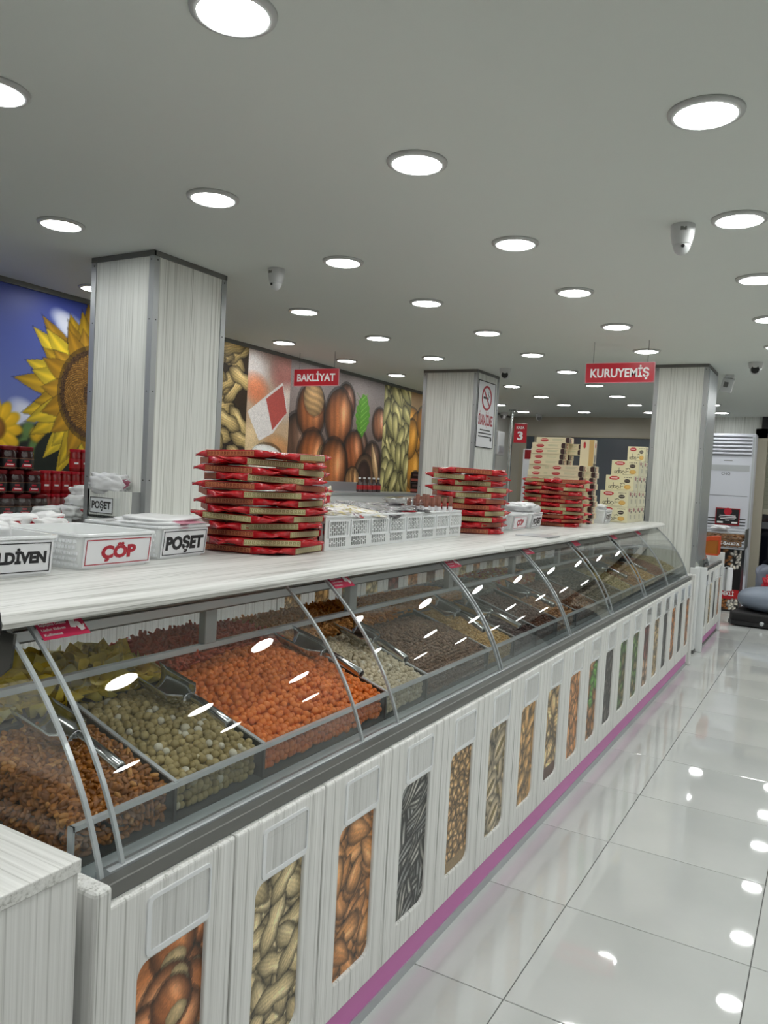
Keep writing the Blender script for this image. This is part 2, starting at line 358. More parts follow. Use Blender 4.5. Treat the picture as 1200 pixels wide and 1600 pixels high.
# far wall: beige fascia above a dark glazed partition, white clad piece by the air conditioner, entrance on the right
wb = MB().box(-5.7, -1.0, YF, YF+.15, 2.355, ZC).box(-5.7, -4.99, YF, YF+.15, 0, 2.36).box(-2.2, -1.0, YF-.05, YF+.15, 0, 2.36).build('wall_far', noise_mat('beige_fascia', (176, 170, 156), (186, 180, 166), (1, 1, 1), .35)); struct(wb, 'beige fascia wall at the far end above the dark glazed partition', 'wall')
MB().box(-1.84, -1.04, YF-.32, YF-.05, 2.30, ZC).build('clad_panel', WOODP, wb)
DG = mat('dark_glass_backing', (84, 92, 100), .12, 0, .6)
wi = MB().box(-4.99, -2.2, YF+.03, YF+.06, .1, 2.355).build('window_1', DG); struct(wi, 'dark grey glazed office partition at the far end', 'window')
MB().box(-5.02, -2.2, YF-.01, YF+.1, 2.335, 2.36).box(-4.99, -4.87, YF-.01, YF+.1, 0, 2.34).box(-4.72, -4.685, YF-.01, YF+.1, 0, 2.34).build('window_frame', mat('beige_frame', (178, 170, 150), .45), wi)
# entrance
dr = MB().box(-1.12, -.955, 13.05, 13.25, 0, 2.5).box(1.4, 1.55, 13.05, 13.25, 0, 2.5).box(-1.12, 1.55, 13.05, 13.25, 2.36, 2.5).build('door_1', mat('beige_door_frame', (170, 163, 146), .45)); struct(dr, 'beige framed shop entrance with a half-lowered roller shutter', 'door')
MB().box(-1.04, 1.55, 13.0, 13.25, 2.5, ZC).build('shutter_box', BLACKM, dr)
SLAT = mat('shutter_slat_grey', (132, 132, 116), .5, .2); s0 = None
for k in range(16):
    if s0 is None:
        s0 = MB().prism([(0, 0), (.012, .02), (.012, .05), (0, .066), (-.004, .066), (-.004, 0)], -.955, 1.4, 'x').build('slat', SLAT, dr); o = s0
    else: o = s0.copy(); COL.objects.link(o)
    o.rotation_euler = (0, 0, 0); o.location = (0, 13.16, 1.30+.068*k)
for sl in [c for c in dr.children if c.name.startswith('slat')]: pass
MB().box(-.955, 1.4, 13.14, 13.18, 1.22, 1.30).build('shutter_bar', mat('shutter_bar_beige', (160, 156, 140), .4), dr)
MB().box(-.955, 1.4, 13.13, 13.19, 1.00, 1.10).box(-.955, 1.4, 13.13, 13.19, .02, .14).build('door_rail', mat('dark_door_rail', (92, 94, 98), .35, .5), dr)
MB().box(-.955, 1.4, 13.15, 13.17, .14, 1.22).build('pane', mat('night_glass', (12, 14, 22), .06, 0, .6), dr)
MB().box(-1.0, XR, YF, YF+.15, 0, ZC).build('wall_entrance', BLACKM)
struct(bpy.data.objects['wall_entrance'], 'dark street front behind the roller shutter', 'wall')
# alu trim between left wall and ceiling
tr = MB().prism([(wx(YN), YN), (wx(YF), YF), (wx(YF)+.018, YF), (wx(YN)+.018, YN)], 2.645, ZC, 'z').build('trim_1', ALUD); struct(tr, 'grey aluminium strip along the top of the mural wall', 'trim')

# ------------------------------------------------------------------ downlights
LTR = mat('downlight_trim', (188, 190, 188), .3); LEM = emit_mat('downlight_diffuser', (253, 255, 253), LAMP)
LX = [-.425, -1.43, -2.455, -3.46, -4.48]; LY = [1.58, 2.625, 3.69, 4.735, 5.83, 6.92, 8.01, 9.13, 10.25, 11.3, 12.4]
ROWN = {1: 'row across the aisle wall side', 0: 'row over the aisle', -1: 'row over the glass counter', -2: 'row behind the counter', -3: 'row along the pillars', -4: 'row beside the mural wall'}
lt = thing('downlight', 'x', 'ceiling light', (0, 0, ZC), 0, 'round ceiling downlights')
MB().lathe([(.094, -.003), (.094, -.014), (.113, -.008), (.115, 0), (.094, 0)], 40, cap=False).build('trim_ring', LTR, lt, True)
MB().lathe([(.0945, -.010), (.0945, -.004)], 40).build('diffuser', LEM, lt)
first = True; ly0 = -1.6
ys = [-1.6, -.55, .53]+LY; kk = 0  # values ahead of LY: unseen lamps continuing the grid, added for room lighting
for r in (2, 1, 0, -1, -2, -3, -4):  # outermost row past the aisle is unseen, added to brighten the upright faces
    cnt = 0
    for j, y in enumerate(ys):
        x = -.425-1.015*(-r)-.009*(y-1.58)*(-r > -1)+(0)
        if (-3.92 < x < -3.30 and (3.08 < y < 3.76 or 7.66 < y < 8.4)) or (-1.63 < x < -1.03 and 7.66 < y < 8.4): continue
        if y < 1.0 and r < -3: continue
        if r <= 0 and r > -5 and y > 1.2 and cnt == 0 and False: pass
        cnt += 1
        if r > 0: lab = 'round white ceiling downlight %s from the camera in the %s row past the aisle' % (ORD[cnt-1], 'near' if r == 1 else 'far')
        else: lab = 'round white ceiling downlight, %s from the camera in the %s' % (ORD[cnt-1], ROWN[r])
        if first: lt.location = (x, y, ZC); lt['label'] = lab; first = False
        else: dup(lt, (x, y, ZC), None, lab)

# ------------------------------------------------------------------ pillars
def pillar(x0, x1, y0, y1, lab, n):
    root = thing('pillar', lab, 'pillar', ((x0+x1)/2, (y0+y1)/2, 0), 0, None, 'structure'); o = (root.location.x, root.location.y, 0)
    t = .012; q = .028
    MB(o).box(x0, x1, y0, y1, 0, ZC-.002).build('core', ALUD, root)
    z1 = ZC-.03
    for nm, b in (('cladding_panel', (x0+q, x1-q, y0-.006, y0)), ('cladding_panel', (x0+q, x1-q, y1, y1+.006)), ('cladding_panel', (x0-.006, x0, y0+q, y1-q)), ('cladding_panel', (x1, x1+.006, y0+q, y1-q))):
        MB(o).box(*b, .06, z1).build(nm, WOODP, root)
    for cx, sx in ((x0, 1), (x1, -1)):
        for cy, sy in ((y0, 1), (y1, -1)):
            pts = [(cx-sx*t, cy-sy*t), (cx+sx*q, cy-sy*t), (cx+sx*q, cy), (cx, cy), (cx, cy+sy*q), (cx-sx*t, cy+sy*q)]
            c = MB(o).prism(pts, 0, ZC-.001, 'z').build('corner_trim', ALU, root)
    MB(o).box(x0-t, x1+t, y0-t-.002, y0, z1, ZC-.001).box(x0-t, x1+t, y1, y1+t+.002, z1, ZC-.001).box(x0-t-.002, x0, y0, y1, z1, ZC-.001).box(x1, x1+t+.002, y0, y1, z1, ZC-.001).build('top_trim', ALUD, root)
    sc = MB(o)
    for z in (.5, 1.0, 1.4, 1.9, 2.3, 2.63):
        for xx, yy in ((x1-.012, y0-t), (x0+.012, y0-t)): sc.lathe([(.004, -.002), (.004, 0)], 8, (xx, yy, z), 'y')
        for yy in (y0+.012, y1-.012): sc.lathe([(.004, 0), (.004, .002)], 8, (x1+t, yy, z), 'x')
    sc.build('screws', DSTEEL, root)['kind'] = 'stuff'
    return root
LPx = (-3.86, -3.37); LPy = (3.15, 3.72)
p1 = pillar(*LPx, *LPy, 'near pale wood-clad pillar with grey metal corners, bag box on its face', 1)
p2 = pillar(-4.02, -3.40, 7.73, 8.33, 'middle pale wood-clad pillar carrying the no-smoking notice', 2)
p3 = pillar(-1.56, -1.105, 7.73, 8.33, 'far pale wood-clad pillar at the end of the glass counter', 3)
MB((-1.3325, 8.03, 0)).box(-1.13, -1.055, 7.70, 7.80, .03, .80).build('lower_cladding', WHITEP, p3, bevel=.006)
MB((-1.3325, 8.03, 0)).box(-1.13, -1.05, 7.695, 7.805, 0, .03).build('plinth', ALUD, p3)
MB((-1.3325, 8.03, 0)).box(-1.093, -1.088, 7.76, 8.3, .85, 2.64).build('mirror_strip', ALUL, p3)

# ------------------------------------------------------------------ wall murals
def mural(name, cv, y0, y1, z0, z1, lab):
    og = Vector((wx(y0), y0, z1)); L = (y1-y0)/WD.y
    m = grid(name, cv, (0, 0, 0), tuple(WD*L), (0, 0, z1-z0), PRINTM); m.location = og
    # backing board gives the print its thickness
    b = MB().prism([(-.010, 0), (-.001, 0), (-.001+WD.x*L, WD.y*L), (-.010+WD.x*L, WD.y*L)], -(z1-z0), 0, 'z').build('backing_board', WHITEP, m)
    return tag(m, lab, 'mural')
PXM = 1/.0065
# sunflower
y0, y1, z0, z1 = 1.9, 4.98, 1.0, 2.645
cv = Cv(int((y1-y0)*PXM), int((z1-z0)*PXM)).grad((58, 72, 150), (150, 165, 215))
def mp(y, z): return (y-y0)*PXM, (z1-z)*PXM
def mblob(y, z, a, b, ang, col, **k): X, Y = mp(y, z); cv.blob(X, Y, a*PXM, b*PXM, ang, col, **k)
for y, z, r in ((3.72, 2.50, .09), (3.80, 2.46, .12), (3.87, 2.42, .10), (3.77, 2.42, .09), (3.42, 1.83, .10), (3.52, 1.76, .14), (3.36, 1.74, .12), (2.6, 2.3, .2), (4.6, 2.4, .15)):
    mblob(y, z, r*1.3, r*.8, .3, (226, 230, 244), soft=.95, edge=0, hi=0, shadow=1, alpha=.85)
X, Y = mp(2, 1.63); cv.rect(0, cv.w, Y, cv.h, (38, 56, 34))
for i in range(160):
    y, z = RS.uniform(y0, y1), 1.70-abs(RS.randn())*.22
    mblob(y, z, RS.uniform(.05, .16), RS.uniform(.04, .09), RS.uniform(0, 3), [(42, 66, 34), (70, 100, 50), (24, 34, 24), (96, 128, 70), (18, 26, 20)][RS.randint(5)], soft=.6, edge=.2, hi=.05, shadow=1)
for i in range(12):
    a = i*PI/6; mblob(3.22+.13*math.cos(a), 1.68+.13*math.sin(a), .09, .05, -a, (232, 184, 30), soft=.5, edge=.2, hi=.1, shadow=1)
mblob(3.22, 1.68, .09, .09, 0, (150, 96, 24), soft=.5, shadow=1)
for y, z in ((3.55, 1.66), (3.62, 1.60)): mblob(y, z, .08, .07, 0, (220, 176, 30), soft=.6, shadow=1, hi=.1)
for i in range(9): mblob(3.62+RS.uniform(-.15, .3), 1.5+RS.uniform(-.1, .1), .14, .06, RS.uniform(-1, 1), (20, 30, 22), soft=.4, edge=.2, hi=0, shadow=1)
for ring, (n, r0, ln, wd_) in enumerate(((22, .40, .27, .075), (20, .32, .27, .085), (18, .28, .22, .08))):
    for i in range(n):
        a = 2*PI*(i+.5*ring)/n+RS.uniform(-.08, .08); l = ln*RS.uniform(.75, 1.15); rr = r0
        col = [(226, 190, 36), (238, 206, 48), (200, 158, 24), (176, 132, 20)][RS.randint(4)]
        if ring == 2: col = jit((196, 146, 26))
        mblob(4.03+rr*math.cos(a), 1.99+rr*math.sin(a), l, wd_, -a, col, kind='l', edge=.25, hi=.12, stripe=.08, sf=7, shadow=.72)
mblob(4.03, 1.99, .30, .33, 0, (112, 76, 30), edge=.25, hi=0)
for i in range(1500):
    r = .31*math.sqrt(i/1500.); a = i*2.39996; mblob(4.03+r*math.cos(a), 1.99+1.08*r*math.sin(a), .007, .007, 0, jit((168, 118, 40), 30) if .1 < r < .27 else jit((84, 54, 26), 18), shadow=.9, hi=.15)
for pts in (((3.74, 1.67), (3.70, 1.52), (3.80, 1.60)), ((3.86, 1.62), (3.80, 1.50), (3.93, 1.60))): pass
mural('sunflower_mural', cv, y0, y1, z0, z1, 'wall mural of a big yellow sunflower under blue sky')
# nut panels
Z0, Z1 = 1.15, 2.645
def panel(y0, y1, bg): return Cv(int((y1-y0)*PXM), int((Z1-Z0)*PXM), bg)
cv = panel(5.0, 5.86, (52, 40, 26)); K = PXM
for i in range(70): cv.blob(RS.uniform(0, cv.w), RS.uniform(0, cv.h), .20*K, .085*K, RS.uniform(-.9, .9), jit((206, 178, 118)), kind='p', edge=.55, hi=.2, stripe=.10, sf=20)
mural('peanut_mural', cv.grain(.06), 5.0, 5.86, Z0, Z1, 'wall mural panel of peanuts in the shell')
cv = panel(5.86, 6.56, (214, 170, 140)).grad((196, 170, 160), (206, 172, 116))
W_, H_ = cv.w, cv.h
for x, y, a, b, c in ((.15, .1, .3, .14, (232, 224, 220)), (.85, .12, .3, .16, (190, 120, 110)), (.2, .25, .25, .12, (226, 140, 100)), (.9, .3, .2, .16, (214, 200, 190)), (.5, .8, .5, .1, (205, 160, 90)), (.1, .6, .2, .2, (224, 196, 150)), (.8, .62, .3, .1, (196, 140, 90))): cv.blob(x*W_, y*H_, a*W_*1.4, b*H_, .3, c, soft=.9, edge=.1, hi=.1, shadow=1)
cv.poly([(.02*W_, .40*H_), (.45*W_, .27*H_), (.80*W_, .17*H_), (.95*W_, .36*H_), (.62*W_, .52*H_), (.30*W_, .58*H_)], (232, 226, 222))
cv.poly([(.42*W_, .30*H_), (.80*W_, .19*H_), (.93*W_, .37*H_), (.60*W_, .50*H_)], (188, 84, 76))
cv.blob(.52*W_, .76*H_, .44*W_, .16*H_, .1, (236, 230, 214), edge=.2, hi=.15, soft=.12); cv.blob(.5*W_, .66*H_, .36*W_, .06*H_, .1, (245, 243, 238), edge=.1, hi=.1, soft=.2, shadow=1)
mural('lokum_mural', cv.grain(.05), 5.86, 6.56, Z0, Z1, 'wall mural panel of sugared pink lokum cubes')
cv = panel(6.56, 8.60, (96, 66, 46)).grad((170, 160, 160), (70, 46, 32)); W_, H_ = cv.w, cv.h
def hz(x, y, r, ang=0, col=(166, 96, 50), cap=True, capa=PI/2):
    cv.blob(x*W_, y*H_, r*1.12*K, r*K, ang+PI/2, col, edge=.7, hi=.45, stripe=.10, sf=14)
for x, y, r, c in ((.08, .55, .26, (104, 74, 56)), (.55, .22, .20, (150, 96, 70)), (.95, .34, .18, (170, 110, 76)), (.72, .56, .2, (120, 80, 60)), (.88, .66, .22, (112, 76, 56))): hz(x, y, r, 0, c)
hz(.20, .33, .27); cv.blob(.22*W_, .24*H_, .20*K, .18*K, .3, (186, 148, 100), edge=.35, hi=.1, stripe=.12, sf=16, shadow=.8)
hz(.48, .34, .29, .1, (190, 112, 62))
lf = []
for i in range(25):
    t = i/12. if i <= 12 else (24-i)/12.; sd = 1 if i <= 12 else -1
    wv = .17*math.sin(PI*min(1, t*.92+.04))*(1+(.16 if i % 2 else -.05)); lf.append(((.70*W_)+(.10+.30*t)*K*.35+sd*wv*K*.9+(0), (.47-.36*t)*H_+sd*.03*K))
cv.poly(lf, (92, 152, 44))
for i in range(7): cv.poly([(.72*W_, (.44-.045*i)*H_), (.72*W_+.15*K, (.38-.045*i)*H_), (.72*W_+.15*K, (.385-.045*i)*H_), (.72*W_, (.45-.045*i)*H_)], (132, 190, 76)); cv.poly([(.72*W_, (.44-.045*i)*H_), (.72*W_-.11*K, (.39-.045*i)*H_), (.72*W_-.11*K, (.395-.045*i)*H_), (.72*W_, (.45-.045*i)*H_)], (66, 120, 34))
hz(.22, .66, .27, .3, (176, 100, 52)); cv.blob(.31*W_, .70*H_, .09*K, .20*K, .1, (188, 146, 96), edge=.3, hi=.1, stripe=.1, shadow=.8)
hz(.66, .60, .23, -.1, (156, 86, 44)); hz(.44, .73, .30, .15, (182, 104, 54))
cv.blob(.80*W_, .78*H_, .24*K, .26*K, 0, (136, 100, 70), edge=.5, hi=.2); cv.blob(.79*W_, .79*H_, .16*K, .2*K, 0, (58, 36, 28), edge=.2, hi=.1)
cv.blob(.92*W_, .68*H_, .30*K, .07*K, 1.2, (196, 158, 112), kind='l', edge=.4)
cv.blob(.66*W_, .84*H_, .19*K, .17*K, PI/2, (190, 140, 86), edge=.5, hi=.25, stripe=.14, sf=12)
for i in range(3): cv.blob((.65+.01*i)*W_, .84*H_, .17*K, .01*K, PI/2, (110, 70, 40), edge=.2, hi=0, shadow=1)
cv.rect(0, W_, H_*.955, H_, (54, 36, 28))
mural('hazelnut_mural', cv.grain(.05), 6.56, 8.60, Z0, Z1, 'wall mural panel of big brown hazelnuts with a green leaf')
cv = panel(8.60, 9.36, (120, 112, 66))
for i in range(75): cv.blob(RS.uniform(0, cv.w), RS.uniform(0, cv.h), .19*K, .085*K, RS.uniform(.6, 2.2), jit((190, 180, 118)), kind='a', edge=.45, hi=.25)
mural('pumpkin_seed_mural', cv.grain(.04), 8.60, 9.36, Z0, Z1, 'wall mural panel of pale green pumpkin seeds')
cv = panel(9.36, 10.6, (150, 100, 50)).grad((176, 140, 90), (110, 80, 60))
for i in range(22): cv.blob(RS.uniform(0, cv.w), RS.uniform(.2, 1)*cv.h, .26*K, .2*K, RS.uniform(0, 3), jit((206, 140, 42)), edge=.4, hi=.25)
for x in (.2, .4): cv.blob(x*cv.w, .8*cv.h, .15*K, .14*K, 0, (70, 62, 66), edge=.3, hi=.2)
mural('apricot_mural', cv.grain(.04), 9.36, 10.6, Z0, Z1, 'wall mural panel of dried apricots nearest the middle pillar')

# far wall behind: small grey shelf wall left of partition
# ------------------------------------------------------------------ hanging signs
def sign(x0, x1, y, z0, z1, t, lab, th=.012):
    root = thing('hanging_sign', lab, 'sign', ((x0+x1)/2, y, z0)); o = (root.location.x, y, z0)
    poly = rrect(x0, x1, z0, z1, (.006, .02, .006, .006), 4)
    MB(o).prism(poly, y-th/2, y+th/2, 'y').build('sign_board', RED, root)
    e = .004
    MB(o).ring(rrect(x0-e, x1+e, z0-e, z1+e, .008, 4), rrect(x0, x1, z0, z1, .006, 4), y-th/2, y+th/2, 'y').build('edge', mat('sign_edge_pink', (214, 140, 150), .3), root)
    text(t, (x1-x0)*.86, (z1-z0)*.47, (0, -th/2-.001, (z1-z0)*.49), (1, 0, 0), (0, 0, 1), WHITEI, root)
    for x in (x0+.055, x1-.055):
        MB(o).tube([(x, y, z1), (x, y, ZC)], .0018, 6).build('hanging_wire', BLACK, root)
    return root
sign(-1.855, -1.312, 6.43, 2.35, 2.502, 'KURUYEMİŞ', 'red hanging sign reading KURUYEMİŞ over the glass counter')
sign(-4.808, -4.275, 6.40, 2.352, 2.512, 'BAKLİYAT', 'red hanging sign reading BAKLİYAT before the hazelnut mural')
root = thing('register_sign', 'red KASA 3 sign on a steel pole at the far checkout', 'sign', (-4.64, 12.1, 0)); o = (-4.64, 12.1, 0)
MB(o).box(-4.60, -4.385, 12.07, 12.085, 2.142, 2.452).build('sign_board', RED, root, bevel=.004)
text('KASA', .135, .042, (.148, -.032, 2.385), (1, 0, 0), (0, 0, 1), WHITEI, root); text('3', .095, .135, (.148, -.032, 2.255), (1, 0, 0), (0, 0, 1), WHITEI, root)
MB(o).tube([(-4.66, 12.1, 0), (-4.66, 12.1, ZC)], .028, 16).lathe([(.06, ZC-.02), (.06, ZC)], 20, (-4.66, 12.1, 0)).build('pole', STEEL, root, 'auto')
# no smoking notice on the middle pillar
root = thing('no_smoking_notice', 'white SİGARA İÇİLMEZ no-smoking notice on the middle pillar', 'notice', (-3.386, 7.98, 1.86)); o = (-3.386, 7.98, 1.86)
MB(o).box(-3.392, -3.382, 7.755, 8.225, 1.86, 2.575).build('sheet', PAPER, root)
b = lambda a0, a1, c0, c1: [(a0, c0), (a1, c0), (a1, c1), (a0, c1)]
MB(o).ring(b(7.752, 8.228, 1.857, 2.578), b(7.76, 8.22, 1.866, 2.569), -3.383, -3.379, 'x').build('border', INK, root)
n = 40; cy, cz = 7.99, 2.40
MB(o).ring([(cy+.135*math.cos(2*PI*i/n), cz+.135*math.sin(2*PI*i/n)) for i in range(n)], [(cy+.112*math.cos(2*PI*i/n), cz+.112*math.sin(2*PI*i/n)) for i in range(n)], -3.382, -3.379, 'x').build('prohibition_ring', INKR, root)
MB(o).prism([(cy-.09, cz+.076), (cy-.076, cz+.09), (cy+.09, cz-.076), (cy+.076, cz-.09)], -3.382, -3.3795, 'x').build('prohibition_bar', INKR, root)
MB(o).box(-3.382, -3.380, cy-.09, cy+.03, cz-.012, cz+.012).build('cigarette', INK, root)
MB(o).tube([(-3.381, cy+.045, cz-.01), (-3.381, cy+.06, cz+.02), (-3.381, cy+.04, cz+.04), (-3.381, cy+.05, cz+.075)], .004, 6).build('smoke_curl', INK, root)
text('SİGARA İÇİLMEZ', .40, .115, (.005, .01, .30), (0, 1, 0), (0, 0, 1), INKR, root)
for q, (zz, ww) in enumerate(((.19, .28), (.155, .36), (.12, .36))):
    MB(o).box(-3.382, -3.380, 7.99-ww/2, 7.99+ww/2, 1.86+zz-.006, 1.86+zz+.006).build('small_print', INK, root)
MB(o).lathe([(.022, 0), (.022, .002)], 16, (-3.382, 8.16, 1.955), 'x').build('emblem', INK, root)

# ------------------------------------------------------------------ dome cameras
CAMW = mat('camera_shell', (196, 198, 198), .3)
def dome(x, y, lab, s=1., yaw=0):
    root = thing('security_camera', lab, 'camera', (x, y, ZC), yaw, 'ceiling security cameras'); 
    MB().lathe([(.052*s, 0), (.053*s, -.004), (.050*s, -.045*s), (.041*s, -.085*s), (.036*s, -.088*s)], 28, cap=False).build('housing', CAMW, root, 'auto')
    MB().lathe([(.0385*s, -.084*s), (.036*s, -.10*s), (.028*s, -.118*s), (.014*s, -.129*s), (.002, -.132*s)], 24).build('eyeball', CAMW, root, True)
    MB().lathe([(.006*s, -.034*s), (.008*s, -.040*s)], 12, (0, 0, -.10*s), 'y').build('lens', BLACK, root)
    MB().box(-.016*s, .010*s, -.0515*s, -.044*s, -.034*s, -.018*s).build('info_sticker', ALUD, root)
    return root
dome(-.675, 3.70, 'white dome security camera on the ceiling over the aisle', 1.0, .3)
dome(-2.95, 3.70, 'white dome security camera on the ceiling beside the near pillar', .95, -.1)
def turret(x, y, lab, yaw, lens=BLACK):
    root = thing('turret_camera', lab, 'camera', (x, y, ZC), yaw, 'ceiling turret cameras')
    MB().lathe([(.062, 0), (.062, -.02), (.055, -.05), (.045, -.06)], 24).build('base', CAMW, root, 'auto')
    MB().lathe([(.002, .045), (.03, .04), (.044, .02), (.047, 0), (.044, -.02), (.03, -.035), (.003, -.04)], 24, (0, -.012, -.065), 'y', False).build('eyeball', CAMW, root, True)
    MB().lathe([(.034, -.052), (.036, -.036)], 20, (0, 0, -.068), 'y').build('lens', lens, root)
    return root
turret(-3.09, 7.75, 'black-eyed turret camera on the ceiling beside the middle pillar', .3)
turret(-.705, 7.72, 'black-eyed turret camera on the ceiling past the far pillar', 0)
turret(-5.0, 12.6, 'small pale turret camera on the ceiling in the far corner', -.5, ALUD)
turret(-4.5, 12.95, 'small pale turret camera above the dark glazed partition', .5, ALUD)
root = thing('box_detector', 'pale box-shaped detector on the ceiling behind the far pillar', 'detector', (-1.0, 8.5, ZC))
MB().box(-.04, .04, -.04, .04, -.03, 0).build('bracket', CAMW, root, bevel=.005)
q = MB().box(-.055, .055, -.03, .03, -.17, -.03).build('body', CAMW, root, bevel=.008); q.rotation_euler = (.2, .25, 0)
q2 = MB().box(-.03, .01, -.036, -.028, -.12, -.07).build('sensor_window', ALUD, q)

# ------------------------------------------------------------------ the long glass counter
def bez(t, P0=(-1.065, .762), P1=(-1.132, 1.0), P2=(-1.362, 1.176)):
    return tuple((1-t)**2*a+2*t*(1-t)*b+t*t*c for a, b, c in zip(P0, P1, P2))
ARC = [bez(i/16) for i in range(17)]
def arcn(t):
    a, b = bez(max(0, t-.01)), bez(min(1, t+.01)); d = Vector((b[0]-a[0], b[1]-a[1])).normalized(); return (d.y, -d.x)
def curved(mb, y0, y1, off0, off1, t0=0., t1=1., n=16):
    pts = []
    for off in (off1, off0):
        row = []
        for i in range(n+1):
            t = t0+(t1-t0)*i/n; p = bez(t); q = arcn(t); row.append((p[0]+q[0]*off, p[1]+q[1]*off))
        pts.append(row)
    poly = pts[0]+pts[1][::-1]
    m = n+1; vs = [(a, y, b) for y in (y0, y1) for a, b in poly]; k = 2*m
    fs = [(i, i+1, k+i+1, k+i) for i in range(n)]+[(m+i, m+i+1, k+m+i+1, k+m+i) for i in range(n)]
    fs += [(0, k, 2*k-1, k-1), (n, n+1, k+n+1, k+n)]
    for i in range(n): fs += [(i, k-1-i, k-2-i, i+1), (k+i, k+i+1, 2*k-2-i, 2*k-1-i)]
    return mb.add(vs, fs)
CY0, CY1 = .905, 7.18
PITCH_D = .3293
KINDS = ['hazelnut', 'peanut', 'almond', 'sunflower', 'coffee', 'pistachio', 'cashew', 'walnut', 'almond', 'green', 'dark', 'green2', 'green2', 'red', 'tan', 'dark', 'orange', 'dark', 'orange']
ctr = thing('display_counter', 'long white nut counter with curved glass front and nut-picture doors', 'counter', (-1.5, 4.0, 0)); CO = (-1.5, 4.0, 0)
MB(CO).box(-1.98, -1.046, CY0-.003, CY1-.03, .105, .742).build('cabinet_body', WHITEP, ctr)
MB(CO).box(-1.96, -1.030, CY0, CY1-.06, .022, .108).build('kick_plate', MAG, ctr)
MB(CO).box(-1.965, -1.026, CY0, CY1-.03, 0, .032).build('floor_strip', ALUL, ctr)
MB(CO).box(-1.965, -1.03, CY1-.06, CY1-.01, 0, .11).build('kick_end_block', WHITEP, ctr)
dm = MB(); n = 6
dm.ring(rrect(0, .3265, 0, .632, .0015, n), rrect(.074, .249, .088, .488, (.006, .03, .006, .03), n), -.026, 0, 'x')
pic_cache = {}; d0 = l0 = pl0 = None
for k, kd in enumerate(KINDS):
    yy = CY0+PITCH_D*k+.0015; loc = (-1.02+1.5, yy-4.0, .11)
    if d0 is None: d0 = d = dm.build('door', WOODZ, ctr, bevel=.007, seg=3)
    else: d = d0.copy(); COL.objects.link(d)
    d.location = loc
    if l0 is None:
        l0 = l = MB().ring(rrect(.088, .254, .497, .610, .012, 5), rrect(.098, .250, .507, .602, .008, 5), -.002, .0035, 'x').build('label_frame', WHITEG, d)
        pl0 = p = MB().prism(rrect(.098, .250, .507, .602, .008, 5), .0005, .002, 'x').build('label_plate', PLASTIC, d)
    else:
        l = l0.copy(); COL.objects.link(l); l.parent = d; p = pl0.copy(); COL.objects.link(p); p.parent = d
    big = k < 5
    cv = nut_canvas(kd, 54 if big else 30, 126 if big else 70)
    g = grid('nut_picture', cv, (-.008, .070, .492), (0, .183, 0), (0, 0, .408), PRINT, d)
# white end panels
MB(CO).box(-1.98, -1.0, .862, .900, 0, .792).build('end_panel', WOODZ, ctr, bevel=.010, seg=3)
MB(CO).box(-1.98, -1.0, CY1-.012, CY1+.02, 0, .79).build('end_panel', WOODZ, ctr, bevel=.010, seg=3)
# metal rails below and above the glass
MB(CO).box(-1.062, -1.034, CY0, CY1-.02, .742, .772).build('front_rail', ALUD, ctr, bevel=.002, seg=1)
MB(CO).prism([(-1.10, .748), (-1.062, .748), (-1.062, .775), (-1.073, .778), (-1.10, .765)], CY0+.04, CY1-.02, 'y').build('glass_track', ALUL, ctr)
MB(CO).box(-1.66, -1.09, CY0, CY1-.02, .738, .752).build('inner_ledge', mat('ledge_grey', (150, 158, 160), .35), ctr)
MB(CO).box(-1.385, -1.366, CY0+.03, 7.14, 1.158, 1.180).box(-1.43, -1.412, CY0+.03, 7.14, 1.118, 1.180).build('top_rail', ALUD, ctr, bevel=.002, seg=1)
MB(CO).box(-1.411, -1.404, CY0+.03, 7.14, 1.124, 1.146).build('top_rail_band', ALUL, ctr, bevel=.001, seg=1)
MB(CO).box(-1.97, -1.40, CY0+.03, 7.14, 1.166, 1.180).build('top_shelf_board', ALU, ctr)
